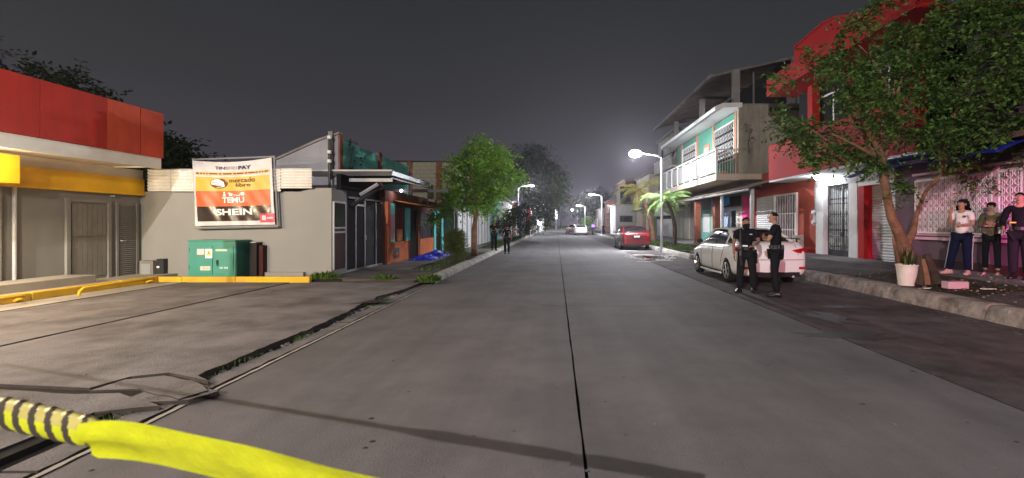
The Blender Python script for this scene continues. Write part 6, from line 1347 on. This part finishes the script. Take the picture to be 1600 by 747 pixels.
# officer 1: faces the camera, black gaiter, left arm hanging, other forearm across
o1 = G(1166, 457); s1 = 1.68
person('short-haired officer with a black gaiter and slung rifle facing the camera by the white car', o1, math.radians(-22), 1.72,
       dict(shL=(-.205, .0, 1.40), elL=(-.275, .03, 1.13), wrL=(-.26, -.03, .86), shR=(.20, 0, 1.40), elR=(.27, -.02, 1.17), wrR=(.17, -.25, 1.09), knR=(.14, -.03, .49), anR=(.16, .03, .09), knL=(-.13, -.02, .49), anL=(-.15, .0, .09), toeR=(.4, -1, 0), toeL=(-.35, -1, 0), handR=((-.55, -.7, .0), (0, 0, -1))),
       shirt='uniform', skin='skin_dark', mask='hair', vest='uniform_vest', extra=(belt, holster(1), rifle(-.12, -.19, .96), badge([(-.02, -.175, 1.06, .055, .016)]), badge([(.10, -.155, 1.32, .03, .012)], 'ink_grey', 'name_tape')), curl=(.5, .45), trw=1.08, head_yaw=math.radians(28))
# officer 2: side on, facing left, arms folded
o2 = G(1212, 463)
person('taller officer in black uniform with folded arms turned sideways by the white car boot', o2, math.radians(-122), 1.84,
       dict(neck=(0, -.02, 1.50), jaw=(0, -.055, 1.545), headm=(0, -.055, 1.61), headt=(0, -.045, 1.685), shR=(.19, .0, 1.40), shL=(-.19, 0, 1.40), elR=(.245, -.10, 1.14), wrR=(.02, -.235, 1.17), elL=(-.245, -.10, 1.15), wrL=(.0, -.23, 1.21), handR=((-1, -.05, .1), (0, 1, 0)), handL=((1, -.05, .1), (0, 1, 0)), knR=(.10, -.01, .49), anR=(.11, .05, .09), knL=(-.10, -.04, .49), anL=(-.12, -.02, .09)),
       shirt='uniform', skin='skin', extra=(belt, holster(-1), badge([(-.15, -.13, 1.02, .03, .05)], 'galv', 'radio')), head_yaw=math.radians(8), trw=1.0)
# the women and man at right
w1 = GR(1503, 429)
person('woman with long dark curly hair in a white T-shirt and blue striped track trousers', w1, math.radians(-58), 1.70,
       dict(elL=(-.20, -.06, 1.16), wrL=(-.14, -.23, 1.40), handL=((.15, -.1, 1), (0, 1, 0)), elR=(.19, .02, 1.15), wrR=(.06, -.20, 1.14), handR=((-1, -.1, 0), (0, 1, 0)), hipR=(.09, 0, .88), knR=(.10, -.02, .49), anR=(.10, .03, .09), knL=(-.17, -.02, .49), anL=(-.26, .03, .09), toeL=(-.7, -1, 0)),
       shirt='tshirt', trouser='track_blue', shoe='shoe_pink', hair='long', female=True, stripe='ink_grey', trw=1.08, extra=(badge([(.085, -.135, 1.30, .03, .018)], 'ink_dark', 'print'),), shirtlong=.90, head_yaw=math.radians(-10))
w2 = GR(1549, 429)
person('woman with tied dark hair in a camouflage jacket and black leggings wearing sandals', w2, math.radians(-50), 1.64,
       dict(elR=(.20, .0, 1.15), wrR=(.06, -.19, 1.22), handR=((-1, -.1, .2), (0, 1, 0)), elL=(-.20, 0, 1.15), wrL=(-.05, -.19, 1.16), handL=((1, -.1, .1), (0, 1, 0))),
       shirt='camo', sleeve='long', trouser='trouser_dark', shoe='shoe_pink', hair='bun', female=True, barefoot=True, trw=.86, shirtlong=.82, skin='skin')
w3 = GR(1594, 436)
person('burly man in dark clothes with a yellow reflective sleeve mark at the right edge', w3, math.radians(-60), 1.80,
       dict(elL=(-.27, .0, 1.14), wrL=(-.20, -.20, 1.02)), shirt='uniform', sleeve='long', trouser='trouser_dark', extra=(belt, badge([(-.06, -.17, 1.16, .05, .014)], 'reflective', 'reflective_strip')), trw=1.1)
w4 = GR(1566, 424)
person('person in pale trousers mostly hidden behind the woman in camouflage', w4, math.radians(5), 1.62, dict(), shirt='trouser_dark', sleeve='long', trouser='pale_jeans', shoe='leather', hair='short', female=True, trw=1.15, shirtlong=.95)
# two officers far left
ya = 27.5
F1 = person('distant officer in black standing on the left kerb with bent arms', (wx(772, 25.5), 25.5, .0), math.radians(30), 1.62, dict(elR=(.24, -.02, 1.16), wrR=(.05, -.22, 1.22), elL=(-.24, -.02, 1.16), wrL=(-.05, -.22, 1.15)), shirt='uniform', skin='skin_dark', detail=False, extra=(belt,), group='officers on the far left kerb')
F2 = person('distant officer in black standing in the roadway beside the left kerb', (wx(792, 25.2), 25.2, .0), math.radians(190), 1.50, dict(), shirt='uniform', skin='skin_dark', detail=False, extra=(belt,), group='officers on the far left kerb')
F1.location = (wx(772, 25.8), 25.8, ZL)
copy_thing(F1, (wx(943, 62), 62, 0), 2.6, 'far dark figure standing by the second right lamp post', 'far figures down the road')
copy_thing(F2, (wx(841, 80), 80, .14), .4, 'far dark figure silhouetted against the glowing stall', 'far figures down the road')
copy_thing(F1, (wx(824, 58), 58, .14), 3.6, 'far dark figure on the pavement below the left street lamp', 'far figures down the road')

# ================================================================== BARRIER TAPES
BT_ = thing('barrier_tape', 'yellow barrier tape in the foreground, twisted on the left and flat on the right', 'barrier tape', (-1.0, .95, 1.17))
ZT = 1.17; SL = -.345
def tp(px):
    """point on the tape line under picture column px"""
    # line: Y = Y0 + SL*(X-X0); from the two measured points
    k = (px-VX)/F; X0, Y0 = -1.0, .955; Y = (Y0-SL*X0)/(1-SL*k); return Vector((k*Y, Y, ZT))
A, Bp, E = tp(-140), tp(205), tp(760)
E.z -= .012; Bp.z -= .009; A = A+(A-Bp).normalized()*7.5; A.z = 1.17
dT = (E-A).normalized()
up0 = Vector((0, 0, 1)); nf = dT.cross(up0).normalized()      # nf points away/towards the camera
def rope(p, q, nper, name):
    L = (q-p).length; n = int(L/.005); m = 26; yv, bv, yf, bf = [], [], [], []; vs = []; cols = []
    for i in range(n+1):
        s = i/n; c = p+(q-p)*s
        for j in range(m):
            t = 2*math.pi*j/m; ph = t+s*L*nper*2*math.pi; r = .0265*(1+.05*math.sin(ph*1.0+.9)+.03*math.sin(2*ph+40*s)); r *= (1-.06*math.sin(90*s))*(.5 if s < .84 else min(1, .5+(s-.84)*12))*(1 if s < .985 else max(.35, 1-(s-.985)*43))
            vs.append(c+up0*math.sin(t)*r*1.12+nf*math.cos(t)*r*.62)
    fy_, fb_, fp_ = [], [], []
    for i in range(n):
        for j in range(m):
            t = 2*math.pi*(j+.5)/m; ph = (t+(i+.5)/n*L*nper*2*math.pi)/(2*math.pi) % 1
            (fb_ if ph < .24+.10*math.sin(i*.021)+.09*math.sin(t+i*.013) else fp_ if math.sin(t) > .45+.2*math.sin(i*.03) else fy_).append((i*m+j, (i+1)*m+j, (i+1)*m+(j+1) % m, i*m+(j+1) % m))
    a = MB().add(vs, fy_).build(name, 'tape_yellow', BT_, smooth=True); b = MB().add(vs, fb_).build('printed_stripe', 'tape_black', BT_, smooth=True); MB().add(vs, fp_).build('pale_sheen', 'tape_sheen', BT_, smooth=True)  # paler top faces carry sheen and pale underside as colour
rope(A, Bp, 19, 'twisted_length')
mb = MB(); vs = []; n, m = 120, 9
for i in range(n+1):
    s = i/n; c = Bp-dT*.075+nf*.030*math.exp(-s*14)+(E-Bp)*s; tw = .35+.1*s; hw = .048*(1-.22*math.exp(-s*16)); hw *= 1
    wv_ = (up0*math.cos(tw)+nf*math.sin(tw))
    for j in range(m):
        u = -1+2*j/(m-1); fold = .003*math.sin(3.1*u+5*s)+.0045*math.exp(-((u-.15-.9*s)/.25)**2)*math.exp(-s*2)+.0012*math.sin(14*s+3*u)
        top = 0
        vs.append(c+wv_*(hw*u*(1.0 if s > .0 else .8)+top)-nf.cross(wv_).cross(wv_)*fold)
mb.add(vs, [(i*m+j, (i+1)*m+j, (i+1)*m+j+1, i*m+j+1) for i in range(n) for j in range(m-1)]).build('flat_length', 'tape_yellow', BT_, smooth=True)
ft = MB().tube([(wx(840, 60), 60, 1.1), (wx(880, 62), 62, 1.0), (wx(938, 64), 64, 1.25)], .035, 4, flat=.25).build('barrier_tape', 'tape_far')
tag(ft, 'far barrier tape stretched across the road at the second lamp post', 'barrier tape')
# ================================================================== HAZE in the night air: it carries the halos of the lamps
hz = MB().box(-205, 205, -65, 455, -1.4, 18.5).build('haze'); hz['kind'] = 'stuff'
hm = bpy.data.materials.new('haze_air'); hm.use_nodes = True; hm.node_tree.nodes.remove(hm.node_tree.nodes['Principled BSDF'])
pv = hm.node_tree.nodes.new('ShaderNodeVolumePrincipled'); pv.inputs['Color'].default_value = (.92, .88, .98, 1); pv.inputs['Density'].default_value = .0007; pv.inputs['Anisotropy'].default_value = .75
hm.node_tree.links.new(pv.outputs[0], hm.node_tree.nodes['Material Output'].inputs['Volume']); hz.data.materials.append(hm)
